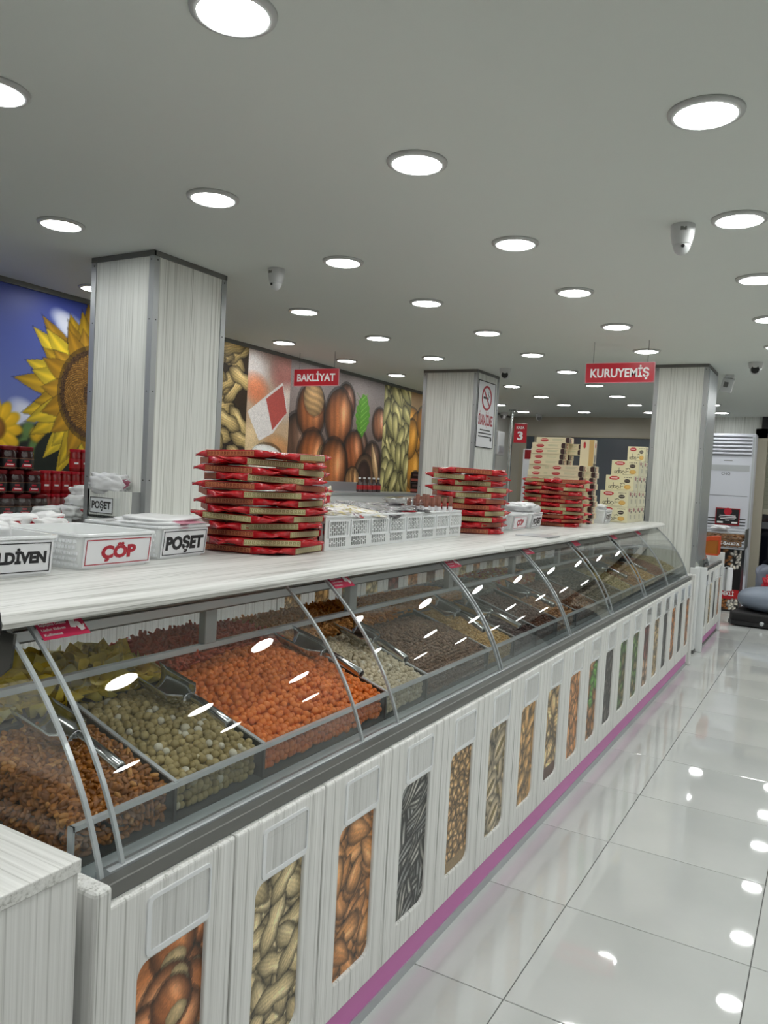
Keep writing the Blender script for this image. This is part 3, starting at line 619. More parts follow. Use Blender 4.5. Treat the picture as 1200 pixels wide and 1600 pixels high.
# glass panes
PANES = [(.978, 1.805), (2.005, 2.81), (2.835, 3.705), (3.735, 4.49), (4.57, 5.40), (5.485, 6.25), (6.275, 7.13)]
for i, (a, b) in enumerate(PANES):
    g = curved(MB(CO), a, b, -.0025, .0025).build('curved_glass_pane', GLASS2, ctr, 'auto')
    for yy in (a, b): curved(MB(CO), yy-.004, yy+.004, -.0035, .0035).build('pane_edge', EDGE, g)
    MB(CO).box(-1.382, -1.350, a+.05, a+.085, 1.172, 1.182).box(-1.372, -1.345, a+.055, a+.08, 1.160, 1.182).build('hinge', BLACK, g)
    # red glove notice stuck on the pane
    s0, s1 = .90, .985
    st = curved(MB(CO), a+.008, a+.118, .0031, .0036, s0, s1, 4).build('notice_sticker', mat('sticker_red', (196, 40, 82), .3), g)
    if i < 4:
        pm = bez((s0+s1)/2); nn = arcn((s0+s1)/2); up = Vector((bez(s1)[0]-bez(s0)[0], 0, bez(s1)[1]-bez(s0)[1])).normalized()
        L = math.hypot(bez(s1)[0]-bez(s0)[0], bez(s1)[1]-bez(s0)[1])
        base = Vector((pm[0]+nn[0]*.0042-CO[0], a+.045-CO[1], pm[1]+nn[1]*.0042-CO[2]))
        for q, (tx, ww) in enumerate((('Sağlığınız Önemli', .062), ('Lütfen Eldiven', .055), ('Kullanınız', .042))):
            tt = text(tx, ww, .0065, base+up*(.013-.013*q)+Vector((0, -.0+(ww-.062)/2, 0)), (0, 1, 0), up, WHITEI, g, 'sticker_lettering', .02)
        hm = MB()
        for hx, hy, an in ((.044, .006, -.25), (.058, -.004, .3)):
            def hp(x, y): c, s_ = math.cos(an), math.sin(an); return (hx+x*c-y*s_, hy+x*s_+y*c)
            for fx, fl_ in ((-.005, .011), (-.0018, .014), (.0014, .0135), (.0046, .011)):
                hm.prism([hp(fx-.0013, .003), hp(fx+.0013, .003), hp(fx+.0013, .003+fl_*.8), hp(fx, .003+fl_*.9), hp(fx-.0013, .003+fl_*.8)], 0, .0004, 'z')
            hm.prism([hp(-.0062, -.010), hp(.0062, -.010), hp(.0062, .004), hp(-.0062, .004)], 0, .0004, 'z')
            hm.prism([hp(.006, -.006), hp(.012, .001), hp(.0105, .003), hp(.006, -.001)], 0, .0004, 'z')
        ho = hm.build('glove_picture', WHITEI, g); frame_at(ho, base, (0, 1, 0), up)
# end glass cheeks
side = ARC+[(-1.965, 1.176), (-1.965, .76)]
for yy in (.930, 7.16):
    g = MB(CO).prism(side, yy-.003, yy+.003, 'y').build('end_glass', GLASS, ctr)
    curved(MB(CO), yy-.0045, yy+.0045, -.003, .003).build('glass_rim', EDGE, g)
    if yy < 2: MB(CO).prism([(-1.315, 1.165), (-1.325, 1.10), (-1.36, 1.075), (-1.48, 1.075), (-1.48, 1.165)], yy-.010, yy-.004, 'y').build('corner_bracket', DSTEEL, g)
# inner tray fittings
def top(x): return .836+.322*(-1.15-x)
MB(CO).box(-1.153, -1.147, .93, 7.12, .745, .828).build('front_lip_glass', GLASS, ctr)
MB(CO).box(-1.157, -1.144, .93, 7.12, .828, .838).build('front_lip_rail', LIPE, ctr)
MB(CO).box(-1.157, -1.144, .928, .934, .745, .838).build('front_lip_end', EDGE, ctr)
MB(CO).box(-1.508, -1.490, .94, 7.12, .990, 1.005).build('tier_rail', LIPE, ctr)
MB(CO).box(-1.502, -1.497, .94, 7.12, .92, .990).build('tier_front_glass', GLASS, ctr)
MB(CO).box(-1.503, -1.496, .94, 7.12, .75, .92).build('tier_back_plate', DSTEEL, ctr)
MB(CO).prism([(-1.15, .755), (-1.50, .80), (-1.50, .79), (-1.15, .745)], .94, 7.12, 'y').build('tray_floor', DSTEEL, ctr)
MB(CO).box(-1.97, -1.504, .94, 7.12, .90, .91).build('upper_tray_floor', DSTEEL, ctr)
MB(CO).box(-1.972, -1.966, .94, 7.12, .90, 1.168).build('back_glass', GLASS, ctr)
for yy in (1.625, 2.37, 3.20, 4.0, 4.8, 5.6, 6.4):
    MB(CO).box(-1.512, -1.486, yy, yy+.048, 1.005, 1.166).build('roof_post', ALU, ctr, bevel=.002, seg=1)
DIV = [1.19, 1.483, 2.075, 2.35, 2.885, 3.18, 3.466, 3.77, 4.10, 4.52, 5.12, 5.45, 5.85, 6.25, 6.70]
for yy in DIV:
    dv = MB(CO).prism([(-1.15, .75), (-1.15, top(-1.15)), (-1.495, top(-1.495)), (-1.495, .75)], yy-.0035, yy+.0035, 'y').build('bin_divider', DSTEEL, ctr)
    MB(CO).prism([(-1.15, top(-1.15)), (-1.15, top(-1.15)+.004), (-1.495, top(-1.495)+.004), (-1.495, top(-1.495))], yy-.005, yy+.005, 'y').build('divider_edge', LIPE, dv)
# white worktops
WPROF = [(-1.975, 1.180), (-1.975, 1.212), (-1.335, 1.212), (-1.318, 1.209), (-1.306, 1.201), (-1.300, 1.190), (-1.302, 1.180)]
for (a, b, lab) in ((.886, 3.395, 'white wood-grain worktop over the near end of the glass counter'), (3.397, 4.60, 'short white worktop piece in the middle of the glass counter'), (4.602, 7.27, 'white wood-grain worktop over the far end of the glass counter')):
    o = (-1.64, a, 1.18); t = MB(o).prism(WPROF, a, b, 'y').build('worktop', WOODY, None, 'auto', bevel=.0015, seg=1); t.location = o; tag(t, lab, 'worktop')
o = (-1.4, 4.25, 1.212); t = MB(o).box(-1.50, -1.315, 4.05, 4.27, 1.2125, 1.216).build('cover_plate', ALUL, None, bevel=.002); t.location = o; tag(t, 'flat pale metal plate lying on the worktop by the third basket group', 'plate')
bt = MB((-1.3, .905, 1.1)).prism([(-1.304, 1.216), (-1.300, 1.20), (-1.302, 1.17), (-1.33, 1.13), (-1.42, 1.13), (-1.42, 1.216)], .874, .885, 'y').build('worktop_end_cap', BLACK, ctr, bevel=.004); bt.location = (-1.3+1.5, .905-4.0, 1.1)

# near white cabinet at the end of the counter
nc = thing('end_cabinet', 'plain white wood-grain cabinet in the near corner before the glass counter', 'cabinet', (-1.45, .2, 0)); o = (-1.45, .2, 0)
MB(o).box(-1.98, -1.016, -.5, .838, 0, .834).build('body', WOODZ, nc)
MB(o).box(-1.99, -1.012, -.51, .842, .834, .857).build('top', WOODX, nc, bevel=.002)

# second counter beyond the far pillar
c2 = thing('display_counter', 'second white nut counter beyond the far pillar, its glass cut short', 'counter', (-1.5, 8.5, 0)); o = (-1.5, 8.5, 0); Y0, Y1 = 7.86, 9.25
MB(o).box(-1.98, -1.046, Y0, Y1-.03, .105, .742).build('cabinet_body', WHITEP, c2)
MB(o).box(-1.96, -1.042, Y0, Y1-.04, .022, .108).build('kick_plate', MAG, c2); MB(o).box(-1.965, -1.036, Y0, Y1-.04, 0, .024).build('floor_strip', ALUD, c2)
MB(o).box(-1.98, -1.0, Y0-.045, Y0+.01, 0, .80).build('end_panel', WHITEP, c2, bevel=.006); MB(o).box(-1.98, -1.01, Y1-.03, Y1, 0, .86).build('end_panel', WHITEP, c2, bevel=.006)
for k in range(4):
    d = d0.copy(); COL.objects.link(d); d.parent = c2; d.location = (-1.02+1.5, Y0+.012+.336*k-8.5, .11)
    for s_ in (l0, pl0): q = s_.copy(); COL.objects.link(q); q.parent = d
    grid('nut_picture', nut_canvas(['dark', 'tan', 'dark', 'orange'][k], 24, 50), (-.008, .070, .492), (0, .183, 0), (0, 0, .408), PRINT, d)
MB(o).box(-1.062, -1.034, Y0, Y1-.02, .742, .772).build('front_rail', ALUD, c2); MB(o).box(-1.97, -1.062, Y0, Y1-.03, .738, .752).build('inner_ledge', ALU, c2)
g = curved(MB(o), Y0+.03, Y0+.62, -.0025, .0025).build('curved_glass_pane', GLASS2, c2, 'auto')
for yy in (Y0+.03, Y0+.62): curved(MB(o), yy-.004, yy+.004, -.0035, .0035).build('pane_edge', EDGE, g)
MB(o).box(-1.45, -1.15, Y0+.7, Y1-.05, .752, .86).build('inner_tray', WHITEP, c2, bevel=.01)
MB(o).box(-1.95, -1.15, Y0+.05, Y0+.62, .752, .80).build('dark_tray', DSTEEL, c2)
# orange scale dome and paper roll at its end
od = thing('orange_hood', 'orange and amber rounded hood standing on the second counter', 'hood', (-1.12, 8.75, .86)); o = (-1.12, 8.75, .86)
pr_ = [(-.20, 0), (-.17, .06), (-.12, .115), (-.05, .155), (.03, .178), (.12, .185), (.12, .0)]
MB().prism([(a*.9, b) for a, b in pr_], -.07, .07, 'y').build('shell', mat('amber_plastic', (176, 106, 36), .3), od, bevel=.012)
MB().ring([(a*.93-.002, b*1.02+.012) for a, b in pr_], [(a*.86, b*.86-.004) for a, b in pr_], -.078, .078, 'y').build('rim', mat('orange_plastic', (214, 84, 40), .3), od, bevel=.008)
pr2 = thing('paper_roll', 'white paper towel roll hanging on the end of the second counter', 'paper roll', (-.985, 9.33, .44))
MB().lathe([(.02, 0), (.06, 0), (.06, .25), (.02, .25)], 24).build('roll', PAPER, pr2, 'auto'); MB().lathe([(.012, -.01), (.018, -.01), (.018, .262), (.012, .262)], 12).build('core', ALU, pr2, True)
MB().box(-.012, .012, -.085, .0, .24, .262).box(-.01, .01, -.085, -.075, 0, .262).build('holder', ALU, pr2)

# ------------------------------------------------------------------ bulk nuts
def ico(sub, sx=1, sy=1, sz=1):
    bm = bmesh.new(); bmesh.ops.create_icosphere(bm, subdivisions=sub, radius=.5)
    v = np.array([q.co[:] for q in bm.verts])*np.array([sx, sy, sz]); f = np.array([[a.index for a in q.verts] for q in bm.faces]); bm.free(); return v, f
def chip_mesh(lo=False):
    """curled corn cone: thin curved sheet rolled into a flared cone"""
    n, m = (9, 3) if not lo else (7, 2); vs = []
    for off in (0, .05):
        for j in range(m+1):
            t = j/m; r = (.12+.48*t)-off*.5
            for i in range(n+1):
                a = -2.2+4.4*i/n; vs.append((r*math.cos(a), r*math.sin(a)*.9, (t-.5)*.9+.06*math.sin(3*a)))
    s_ = (n+1); f = []
    for q in range(2):
        b = q*(m+1)*s_
        for j in range(m):
            for i in range(n):
                w_ = (b+j*s_+i, b+j*s_+i+1, b+(j+1)*s_+i+1, b+(j+1)*s_+i); f += [(w_[0], w_[1], w_[2]), (w_[0], w_[2], w_[3])] if q == 0 else [(w_[2], w_[1], w_[0]), (w_[3], w_[2], w_[0])]
    h = (m+1)*s_
    for i in range(n): f += [(m*s_+i, m*s_+i+1, h+m*s_+i+1), (m*s_+i, h+m*s_+i+1, h+m*s_+i)]
    return np.array(vs), np.array(f)
def stick_mesh():
    v, f = [], []; n, m = 6, 5
    for j in range(m+1):
        t = j/m-.5; r = .5*(1-.25*(2*t)**4)
        for i in range(n): a = 2*PI*i/n+t*1.6; v.append((t*5, r*math.cos(a)+.35*math.sin(t*3), r*math.sin(a)*.7))
    for j in range(m):
        for i in range(n): a, b = j*n+i, j*n+(i+1) % n; f += [(a, b, b+n), (a, b+n, a+n)]
    for i in range(1, n-1): f += [(0, i+1, i), (m*n, m*n+i, m*n+i+1)]
    return np.array(v), np.array(f)
def lump(v, k, seed):
    r = np.random.RandomState(seed); w3 = r.randn(3, 3)*5; ph = r.rand(3)*6
    return v*(1+k*sum(np.sin(v@w3[i]+ph[i]) for i in range(3))[:, None]/2)
SHAPES = {'ball': lambda s_: ico(s_), 'oval': lambda s_: ico(s_, 1.3, .95, .9), 'half': lambda s_: ico(s_, 1.5, .8, .62),
          'raisin': lambda s_: (lump(ico(s_, 1.3, 1, .8)[0], .14, 3), ico(s_)[1]), 'seed': lambda s_: ico(s_, 1.6, .9, .5), 'chip': lambda s_: chip_mesh(s_ < 2), 'stick': lambda s_: stick_mesh()}
def rotm(n, tilt):
    a = RS.rand(n)*2*PI; ca, sa = np.cos(a), np.sin(a); R1 = np.zeros((n, 3, 3)); R1[:, 0, 0] = ca; R1[:, 0, 1] = -sa; R1[:, 1, 0] = sa; R1[:, 1, 1] = ca; R1[:, 2, 2] = 1
    b = RS.randn(n)*tilt; cb, sb = np.cos(b), np.sin(b); R2 = np.zeros((n, 3, 3)); R2[:, 0, 0] = 1; R2[:, 1, 1] = cb; R2[:, 1, 2] = -sb; R2[:, 2, 1] = sb; R2[:, 2, 2] = cb
    c = RS.randn(n)*tilt; cc, sc_ = np.cos(c), np.sin(c); R3 = np.zeros((n, 3, 3)); R3[:, 1, 1] = 1; R3[:, 0, 0] = cc; R3[:, 0, 2] = sc_; R3[:, 2, 0] = -sc_; R3[:, 2, 2] = cc
    return R3@R2@R1
HS = {}
def heap(single, label, cat, group, m, y0, y1, x0, x1, zf, d, shape, nind=0, sub=1, mound=.02, tilt=.4, layers=2, sq=1., base=None, gap=.92, zfloor=None, stuffname=None, stufflabel=None, side=False, ascale=.12):
    """x0 is the front, x1 the back; zf(tx, ty) gives the surface height"""
    P = []
    for L in range(layers):
        st = d*gap; ny = max(1, int((y1-y0-d)/st)); nx = max(1, int((x0-x1-d)/(st*.9)))
        for i in range(nx+1):
            for j in range(ny+1):
                x = x0-d*.5-(x0-x1-d)*(i+(.5*L % 1))/max(nx, 1)*.999; y = y0+d*.5+(y1-y0-d)*(j+(.5*(i+L) % 1))/(ny+.5)
                x += RS.uniform(-.22, .22)*d; y += RS.uniform(-.22, .22)*d
                x = min(max(x, x1+d*.45), x0-d*.45); y = min(max(y, y0+d*.45), y1-d*.45)
                tx = (x0-x)/(x0-x1); ty = (y-y0)/(y1-y0)
                z = zf(tx, ty)-L*d*.55*sq+RS.uniform(-.22, .22)*d*sq
                P.append((x, y, z, L))
    # the face that shows through the front lip
    if zfloor is not None:
        z = zf(0, .5)-d*.5
        while z > zfloor:
            for j in range(int((y1-y0-d)/(d*gap))+1): P.append((x0-d*.5-RS.rand()*d*.2, min(y1-d*.5, y0+d*.5+d*gap*j+RS.uniform(0, .3)*d), z+RS.uniform(-.2, .2)*d, 0))
            z -= d*.8
        if side:
            for i in range(int((x0-x1-d)/(d*gap))+1):
                x = x0-d*.5-d*gap*i; z = zf((x0-x)/(x0-x1), 0)-d*.4
                while z > zfloor: P.append((x+RS.uniform(-.2, .2)*d, y0+d*.5+RS.rand()*d*.2, z+RS.uniform(-.2, .2)*d, 0)); z -= d*.7
    P = np.array(P); n = len(P)
    R = rotm(n, tilt); sc = d*(1+ascale*RS.randn(n)).clip(.75, 1.3)
    vis = P[:, 3] < .5; dist = np.linalg.norm(P[:, :3]-np.array(CAM), axis=1)+np.where(vis, 0, 50)
    order = np.argsort(dist); ind = set(order[:nind].tolist())
    v, f = SHAPES[shape](sub)
    if nind:
        v3, f3 = SHAPES[shape](min(3, sub+1)); me = bpy.data.meshes.new(single); me.from_pydata(v3.tolist(), [], f3.tolist()); me.polygons.foreach_set('use_smooth', [True]*len(f3)); me.materials.append(m)
        for k in order[:nind]:
            o = bpy.data.objects.new(single, me); COL.objects.link(o); M = (Matrix(R[k].tolist())*sc[k]).to_4x4(); M.translation = P[k, :3]; o.matrix_world = M
            tag(o, label, cat, group)
    rest = np.array([k for k in range(n) if k not in ind], int)
    if len(rest) == 0: return
    V = np.einsum('nij,vj->nvi', R[rest], v)*sc[rest][:, None, None]+P[rest][:, None, :3]
    F = (f[None]+np.arange(len(rest))[:, None, None]*len(v)).reshape(-1, 3); nv = np.repeat(RS.rand(len(rest)), len(v))
    V = V.reshape(-1, 3)
    # mound underneath
    ge = 14; gx, gy = np.meshgrid(np.linspace(0, 1, ge), np.linspace(0, 1, ge), indexing='ij')
    Bz = np.array([[zf(a, b)-d*sq*.45 for b in np.linspace(0, 1, ge)] for a in np.linspace(0, 1, ge)])
    B = np.stack([x0-d*.3-gx*(x0-x1-d*.6), y0+d*.3+gy*(y1-y0-d*.6), Bz], -1).reshape(-1, 3); ix = np.arange(ge*ge).reshape(ge, ge)
    q = np.stack([ix[:-1, :-1], ix[1:, :-1], ix[1:, 1:], ix[:-1, 1:]], -1).reshape(-1, 4); bf = np.concatenate([q[:, [0, 1, 2]], q[:, [0, 2, 3]]])+len(V)
    V = np.concatenate([V, B]); F = np.concatenate([F, bf]); nv = np.concatenate([nv, np.full(len(B), .02)])
    org = V.mean(0); V = V-org
    me = bpy.data.meshes.new(stuffname or single+'_heap'); me.vertices.add(len(V)); me.vertices.foreach_set('co', V.ravel()); me.loops.add(F.size); me.loops.foreach_set('vertex_index', F.ravel().astype(np.int32))
    me.polygons.add(len(F)); me.polygons.foreach_set('loop_start', np.arange(0, F.size, 3, dtype=np.int32)); me.update(); me.polygons.foreach_set('use_smooth', [True]*len(F))
    at = me.attributes.new('nv', 'FLOAT', 'POINT'); at.data.foreach_set('value', nv.astype(np.float32)); me.materials.append(m)
    o = bpy.data.objects.new(me.name, me); COL.objects.link(o); o.location = org.tolist()
    tag(o, stufflabel or label, cat, None, 'stuff')
FX0, FX1 = -1.158, -1.492; BX0, BX1 = -1.508, -1.962
def front(k=0., lift=0., dip=0.):
    return lambda tx, ty: .829+.098*tx+lift*math.sin(PI*min(1, tx*1.1))*(.4+.6*math.sin(PI*ty))-dip*(1-math.sin(PI*ty))*.5+k*tx*math.sin(PI*ty)
def back(h, e=.0, s_=.02):
    return lambda tx, ty: .952+.28*h*math.sin(PI*min(1, tx*1.2+.12))*(.35+.65*math.sin(PI*min(1, max(0, ty))))+.3*s_*math.sin(7*ty+1)-.10*max(0, tx-.45)
Mf = {}
Mf['caramel'] = food_mat('caramel_peanut', (116, 66, 20), (176, 112, 44), (196, 140, 72), .25, .5, .3, 250)
Mf['pale'] = food_mat('olive_beige_coating', (146, 128, 78), (178, 160, 110), (206, 200, 180), .5, .4, .15, 200)
Mf['orange'] = food_mat('orange_coating', (212, 108, 34), (238, 134, 54), (222, 116, 50), .45, .4, .15, 200)
Mf['cream'] = food_mat('cream_chickpea', (196, 182, 152), (216, 204, 178), (226, 220, 204), .55, .3, .3, 300)
Mf['brown'] = food_mat('small_brown_nut', (104, 78, 60), (140, 110, 88), (156, 128, 104), .5, .3, .3, 400)
Mf['yellow'] = food_mat('yellow_corn_chip', (240, 204, 60), (246, 224, 110), (238, 224, 150), .5, .3, .1, 90)
Mf['redstick'] = food_mat('red_corn_stick', (220, 98, 66), (240, 126, 90), (226, 110, 76), .6, .3, .3, 200)
Mf['twist'] = food_mat('tan_corn_stick', (216, 146, 76), (234, 172, 104), (220, 158, 94), .6, .3, .3, 200)
Mf['saffron'] = food_mat('saffron_stick', (190, 110, 24), (218, 142, 44), None, .6, .3, .3, 200)
Mf['tan'] = food_mat('tan_peanut', (176, 138, 76), (204, 168, 104), (214, 186, 136), .5, .3, .2, 300)
Mf['raisin'] = food_mat('dark_raisin', (58, 38, 36), (92, 64, 58), None, .4, .4, .4, 250)
Mf['choco'] = food_mat('chocolate_ball', (70, 40, 26), (104, 62, 40), None, .3, .5)
Mf['mixnut'] = food_mat('mixed_hazelnut', (120, 78, 44), (180, 132, 84), (206, 170, 120), .45, .4, .2, 250)
Mf['hazel'] = food_mat('dark_hazelnut', (84, 50, 28), (120, 76, 40), (150, 104, 60), .3, .5)
Mf['grey'] = food_mat('sugared_grey', (150, 148, 142), (190, 188, 182), None, .6, .3, .3, 200)
Mf['candy'] = food_mat('candy_mix', (206, 40, 36), (232, 176, 60), (240, 220, 200), .35, .4)
Mf['pist'] = food_mat('pistachio_tan', (150, 132, 84), (196, 180, 130), (120, 120, 60), .5, .3, .2, 250)
Mf['seeds'] = food_mat('dark_seeds', (70, 62, 52), (110, 98, 80), (140, 128, 104), .5, .3, .2, 250)
Mf['redbrown'] = food_mat('red_brown_nut', (110, 56, 40), (146, 84, 60), None, .5, .3)
# front tier
heap('caramel_peanut', 'glossy caramel peanut in the nearest front bin', 'nut', 'caramel peanuts in the nearest front bin', Mf['caramel'], .938, 1.184, FX0, FX1, lambda tx, ty: .824+.088*tx+.02*math.sin(PI*tx), .0150, 'half', 300, 2, tilt=.7, sq=.6, zfloor=.762, side=True, stuffname='caramel_peanuts', stufflabel='heap of small caramel peanuts filling the nearest front bin')
heap('coated_chickpea', 'olive-beige coated ball in the second front bin', 'nut', 'olive-beige balls in the second front bin', Mf['pale'], 1.196, 1.477, FX0, FX1, lambda tx, ty: .829+.092*tx+.025*math.sin(PI*tx)*math.sin(PI*ty), .0190, 'ball', 300, 2, zfloor=.762, stuffname='coated_chickpeas', stufflabel='heap of olive-beige coated balls filling the second front bin')
heap('orange_peanut_ball', 'orange coated peanut ball in the wide orange bin', 'nut', 'orange coated balls in the wide front bin', Mf['orange'], 1.489, 2.069, FX0, FX1, lambda tx, ty: .829+.105*tx+.055*math.sin(PI*min(1, tx*.8))*math.sin(PI*ty), .0195, 'ball', 300, 2, zfloor=.762, stuffname='orange_peanut_balls', stufflabel='heap of orange coated peanut balls filling the wide front bin')
heap('white_chickpea', 'cream roasted chickpea in the bin beyond the orange balls', 'nut', 'cream chickpeas beyond the orange balls', Mf['cream'], 2.081, 2.344, FX0, FX1, front(lift=.02), .0165, 'ball', 240, 2, zfloor=.762, stuffname='white_chickpeas', stufflabel='heap of cream roasted chickpeas beyond the orange balls')
heap('brown_nuts', 'wide heap of small dull brown nuts under the second glass pane', 'nuts', None, Mf['brown'], 2.356, 2.879, FX0, FX1, front(lift=.05), .0125, 'oval', 0, 1, zfloor=.762, stuffname='brown_nuts')
heap('tan_peanuts', 'narrow heap of golden tan peanuts beside the dark raisins', 'nuts', None, Mf['tan'], 2.891, 3.174, FX0, FX1, front(lift=.02), .0135, 'half', 0, 1, sq=.7, zfloor=.762, stuffname='tan_peanuts')
heap('dark_raisins', 'heap of dark purple raisins under the third glass pane', 'raisins', None, Mf['raisin'], 3.186, 3.460, FX0, FX1, front(lift=.02), .0165, 'raisin', 0, 1, zfloor=.762, stuffname='dark_raisins')
heap('chocolate_balls', 'heap of chocolate brown balls beside the raisins', 'nuts', None, Mf['choco'], 3.472, 3.764, FX0, FX1, front(lift=.02), .0185, 'ball', 0, 1, zfloor=.762, stuffname='chocolate_balls')
heap('mixed_nuts', 'heap of mixed tan and brown nuts behind the chocolate balls', 'nuts', None, Mf['mixnut'], 3.776, 4.094, FX0, FX1, front(lift=.02), .0165, 'oval', 0, 1, zfloor=.762, stuffname='mixed_nuts')
heap('dark_hazelnuts', 'heap of shiny dark hazelnuts under the fourth glass pane', 'nuts', None, Mf['hazel'], 4.106, 4.514, FX0, FX1, front(lift=.03), .0185, 'ball', 0, 1, zfloor=.762, stuffname='dark_hazelnuts')
for nm, lb, mk, a, b, sh in (('dark_seeds', 'wide heap of dark grey-brown seeds under the fifth glass pane', 'seeds', 4.526, 5.114, 'seed'), ('pistachios', 'narrow heap of greenish tan pistachios after the dark seeds', 'pist', 5.126, 5.444, 'oval'), ('tan_almonds', 'heap of tan almonds under the sixth glass pane', 'mixnut', 5.456, 5.844, 'seed'), ('roasted_peanuts', 'heap of roasted tan peanuts near the far end of the counter', 'tan', 5.856, 6.244, 'half'), ('red_nuts', 'heap of red-brown nuts near the far end of the counter', 'redbrown', 6.256, 6.694, 'oval'), ('pale_seeds', 'last heap of pale seeds at the far end of the counter', 'pist', 6.706, 7.10, 'seed')):
    heap(nm, lb, 'nuts', None, Mf[mk], a, b, FX0, FX1, front(lift=.04), .018, sh, 0, 1, zfloor=.78, stuffname=nm)
# back tier
heap('corn_chip', 'curled yellow corn chip in the nearest rear tray', 'chip', 'yellow corn chips in the nearest rear tray', Mf['yellow'], .945, 1.51, BX0, BX1, back(.14), .050, 'chip', 110, 1, tilt=1.2, layers=2, gap=.72, zfloor=.925, stuffname='corn_chips', stufflabel='yellow corn chips underneath in the nearest rear tray')
heap('red_corn_stick', 'thin red corn stick in the rear tray behind the orange balls', 'stick', 'red corn sticks in the rear tray', Mf['redstick'], 1.52, 2.0, BX0, BX1, back(.18), .0115, 'stick', 300, 1, tilt=.45, layers=2, gap=1.5, zfloor=.925, stuffname='red_corn_sticks', stufflabel='heap of thin red corn sticks behind the orange balls')
heap('tan_corn_sticks', 'heap of tan corn sticks in the rear tray by the second post', 'sticks', None, Mf['twist'], 2.02, 2.40, BX0, BX1, back(.12), .011, 'stick', 0, 1, tilt=.45, gap=1.5, zfloor=.925, stuffname='tan_corn_sticks')
heap('saffron_sticks', 'heap of dark saffron sticks in the rear tray behind the cream chickpeas', 'sticks', None, Mf['saffron'], 2.41, 2.74, BX0, BX1, back(.13), .011, 'stick', 0, 1, tilt=.45, gap=1.5, zfloor=.925, stuffname='saffron_sticks')
heap('tan_bits', 'long low heap of tan bits in the rear tray behind brown nuts', 'bits', None, Mf['twist'], 2.77, 3.42, BX0, BX1, back(.10), .016, 'half', 0, 1, gap=1.1, zfloor=.925, stuffname='tan_bits')
heap('sugared_grey_nuts', 'pale grey sugared nuts in the rear tray', 'nuts', None, Mf['grey'], 3.44, 3.86, BX0, BX1, back(.11), .022, 'raisin', 0, 1, gap=1., zfloor=.925, stuffname='sugared_nuts')
heap('candy_bits', 'bright red and yellow candy bits in the rear tray', 'candy', None, Mf['candy'], 3.88, 4.46, BX0, BX1, back(.17), .018, 'oval', 0, 1, gap=1., zfloor=.925, stuffname='candy_bits')
heap('grey_seed_pile', 'dull dark seeds in the rear tray of the fifth section', 'seeds', None, Mf['seeds'], 4.52, 5.4, BX0, BX1, back(.12), .02, 'oval', 0, 1, gap=1.05, zfloor=.925, stuffname='rear_dark_seeds')
heap('rear_tan', 'tan nuts in the last rear tray', 'nuts', None, Mf['mixnut'], 5.45, 7.05, BX0, BX1, back(.10), .022, 'oval', 0, 1, gap=1.1, zfloor=.925, stuffname='rear_tan_nuts')

# steel scoops lying on the nuts
sco = thing('scoop', 'x', 'scoop', (0, 0, 0), 0, 'steel nut scoops in the bins')
vs, fs = [], []; n, m = 12, 6
for off in (0, .0012):
    for j in range(m+1):
        t = j/m; L = .17*t; r = (.042 if t < .85 else .042*(1-.55*((t-.85)/.15)**2))-off
        for i in range(n+1):
            a = PI+PI*i/n*1.0; xx = L if j else L-.03*(1-abs(i/n*2-1))*0
            vs.append((L-.035*max(0, 1-t*2.2)*math.sin(PI*i/n)*-1, r*math.cos(a)*1.05, r*math.sin(a)+.04))
k = (m+1)*(n+1)
for q in (0, 1):
    for j in range(m):
        for i in range(n): b_ = q*k+j*(n+1)+i; fs.append((b_, b_+1, b_+n+2, b_+n+1))
for j in range(m):
    for i in (0, n): a = j*(n+1)+i; fs.append((a, a+n+1, a+n+1+k, a+k))
for j in (0, m):
    for i in range(n): a = j*(n+1)+i; fs.append((a, a+1, a+1+k, a+k))
MB().add(vs, fs).build('blade', STEEL, sco, True)
MB().lathe([(.001, .170), (.02, .170), (.018, .172), (.001, .173)], 16, (0, 0, .022), 'x').build('back_plate', STEEL, sco, True)
MB().tube([(.168, 0, .028), (.19, 0, .034), (.21, 0, .035), (.31, 0, .022), (.315, 0, .021)], [.012, .008, .010, .0125, .011], 14).build('handle', STEEL, sco, True)
MB().tube([(.3155, 0, .0208), (.318, 0, .0205)], .0095, 12).build('handle_hole', BLACK, sco, True)
SC = [((-1.478, 1.075, .935), -.06, .16, 'steel scoop stuck in the caramel peanuts'), ((-1.482, 1.405, .948), -.09, .19, 'steel scoop lying between olive-beige and orange balls'), ((-1.48, 1.965, .965), -.05, .22, 'steel scoop between the orange balls and cream chickpeas'),
      ((-1.47, 2.30, .950), -.25, .19, 'steel scoop between cream chickpeas and brown nuts'), ((-1.47, 2.95, .965), -.25, .24, 'steel scoop between brown nuts and golden peanuts'), ((-1.44, 3.19, .93), -.05, .2, 'steel scoop between golden peanuts and raisins'), ((-1.46, 3.75, .955), -.15, .2, 'steel scoop between chocolate balls and mixed nuts'), ((-1.46, 5.3, .96), -.2, .2, 'steel scoop in the pistachios near the far end'), ((-1.46, 5.9, .96), -.2, .2, 'steel scoop in the roasted peanuts at the far end')]
for i, (loc, yaw, pit, lb) in enumerate(SC):
    o = sco if i == 0 else dup(sco); o.location = loc; o.rotation_euler = (.12, pit, yaw); o['label'] = lb

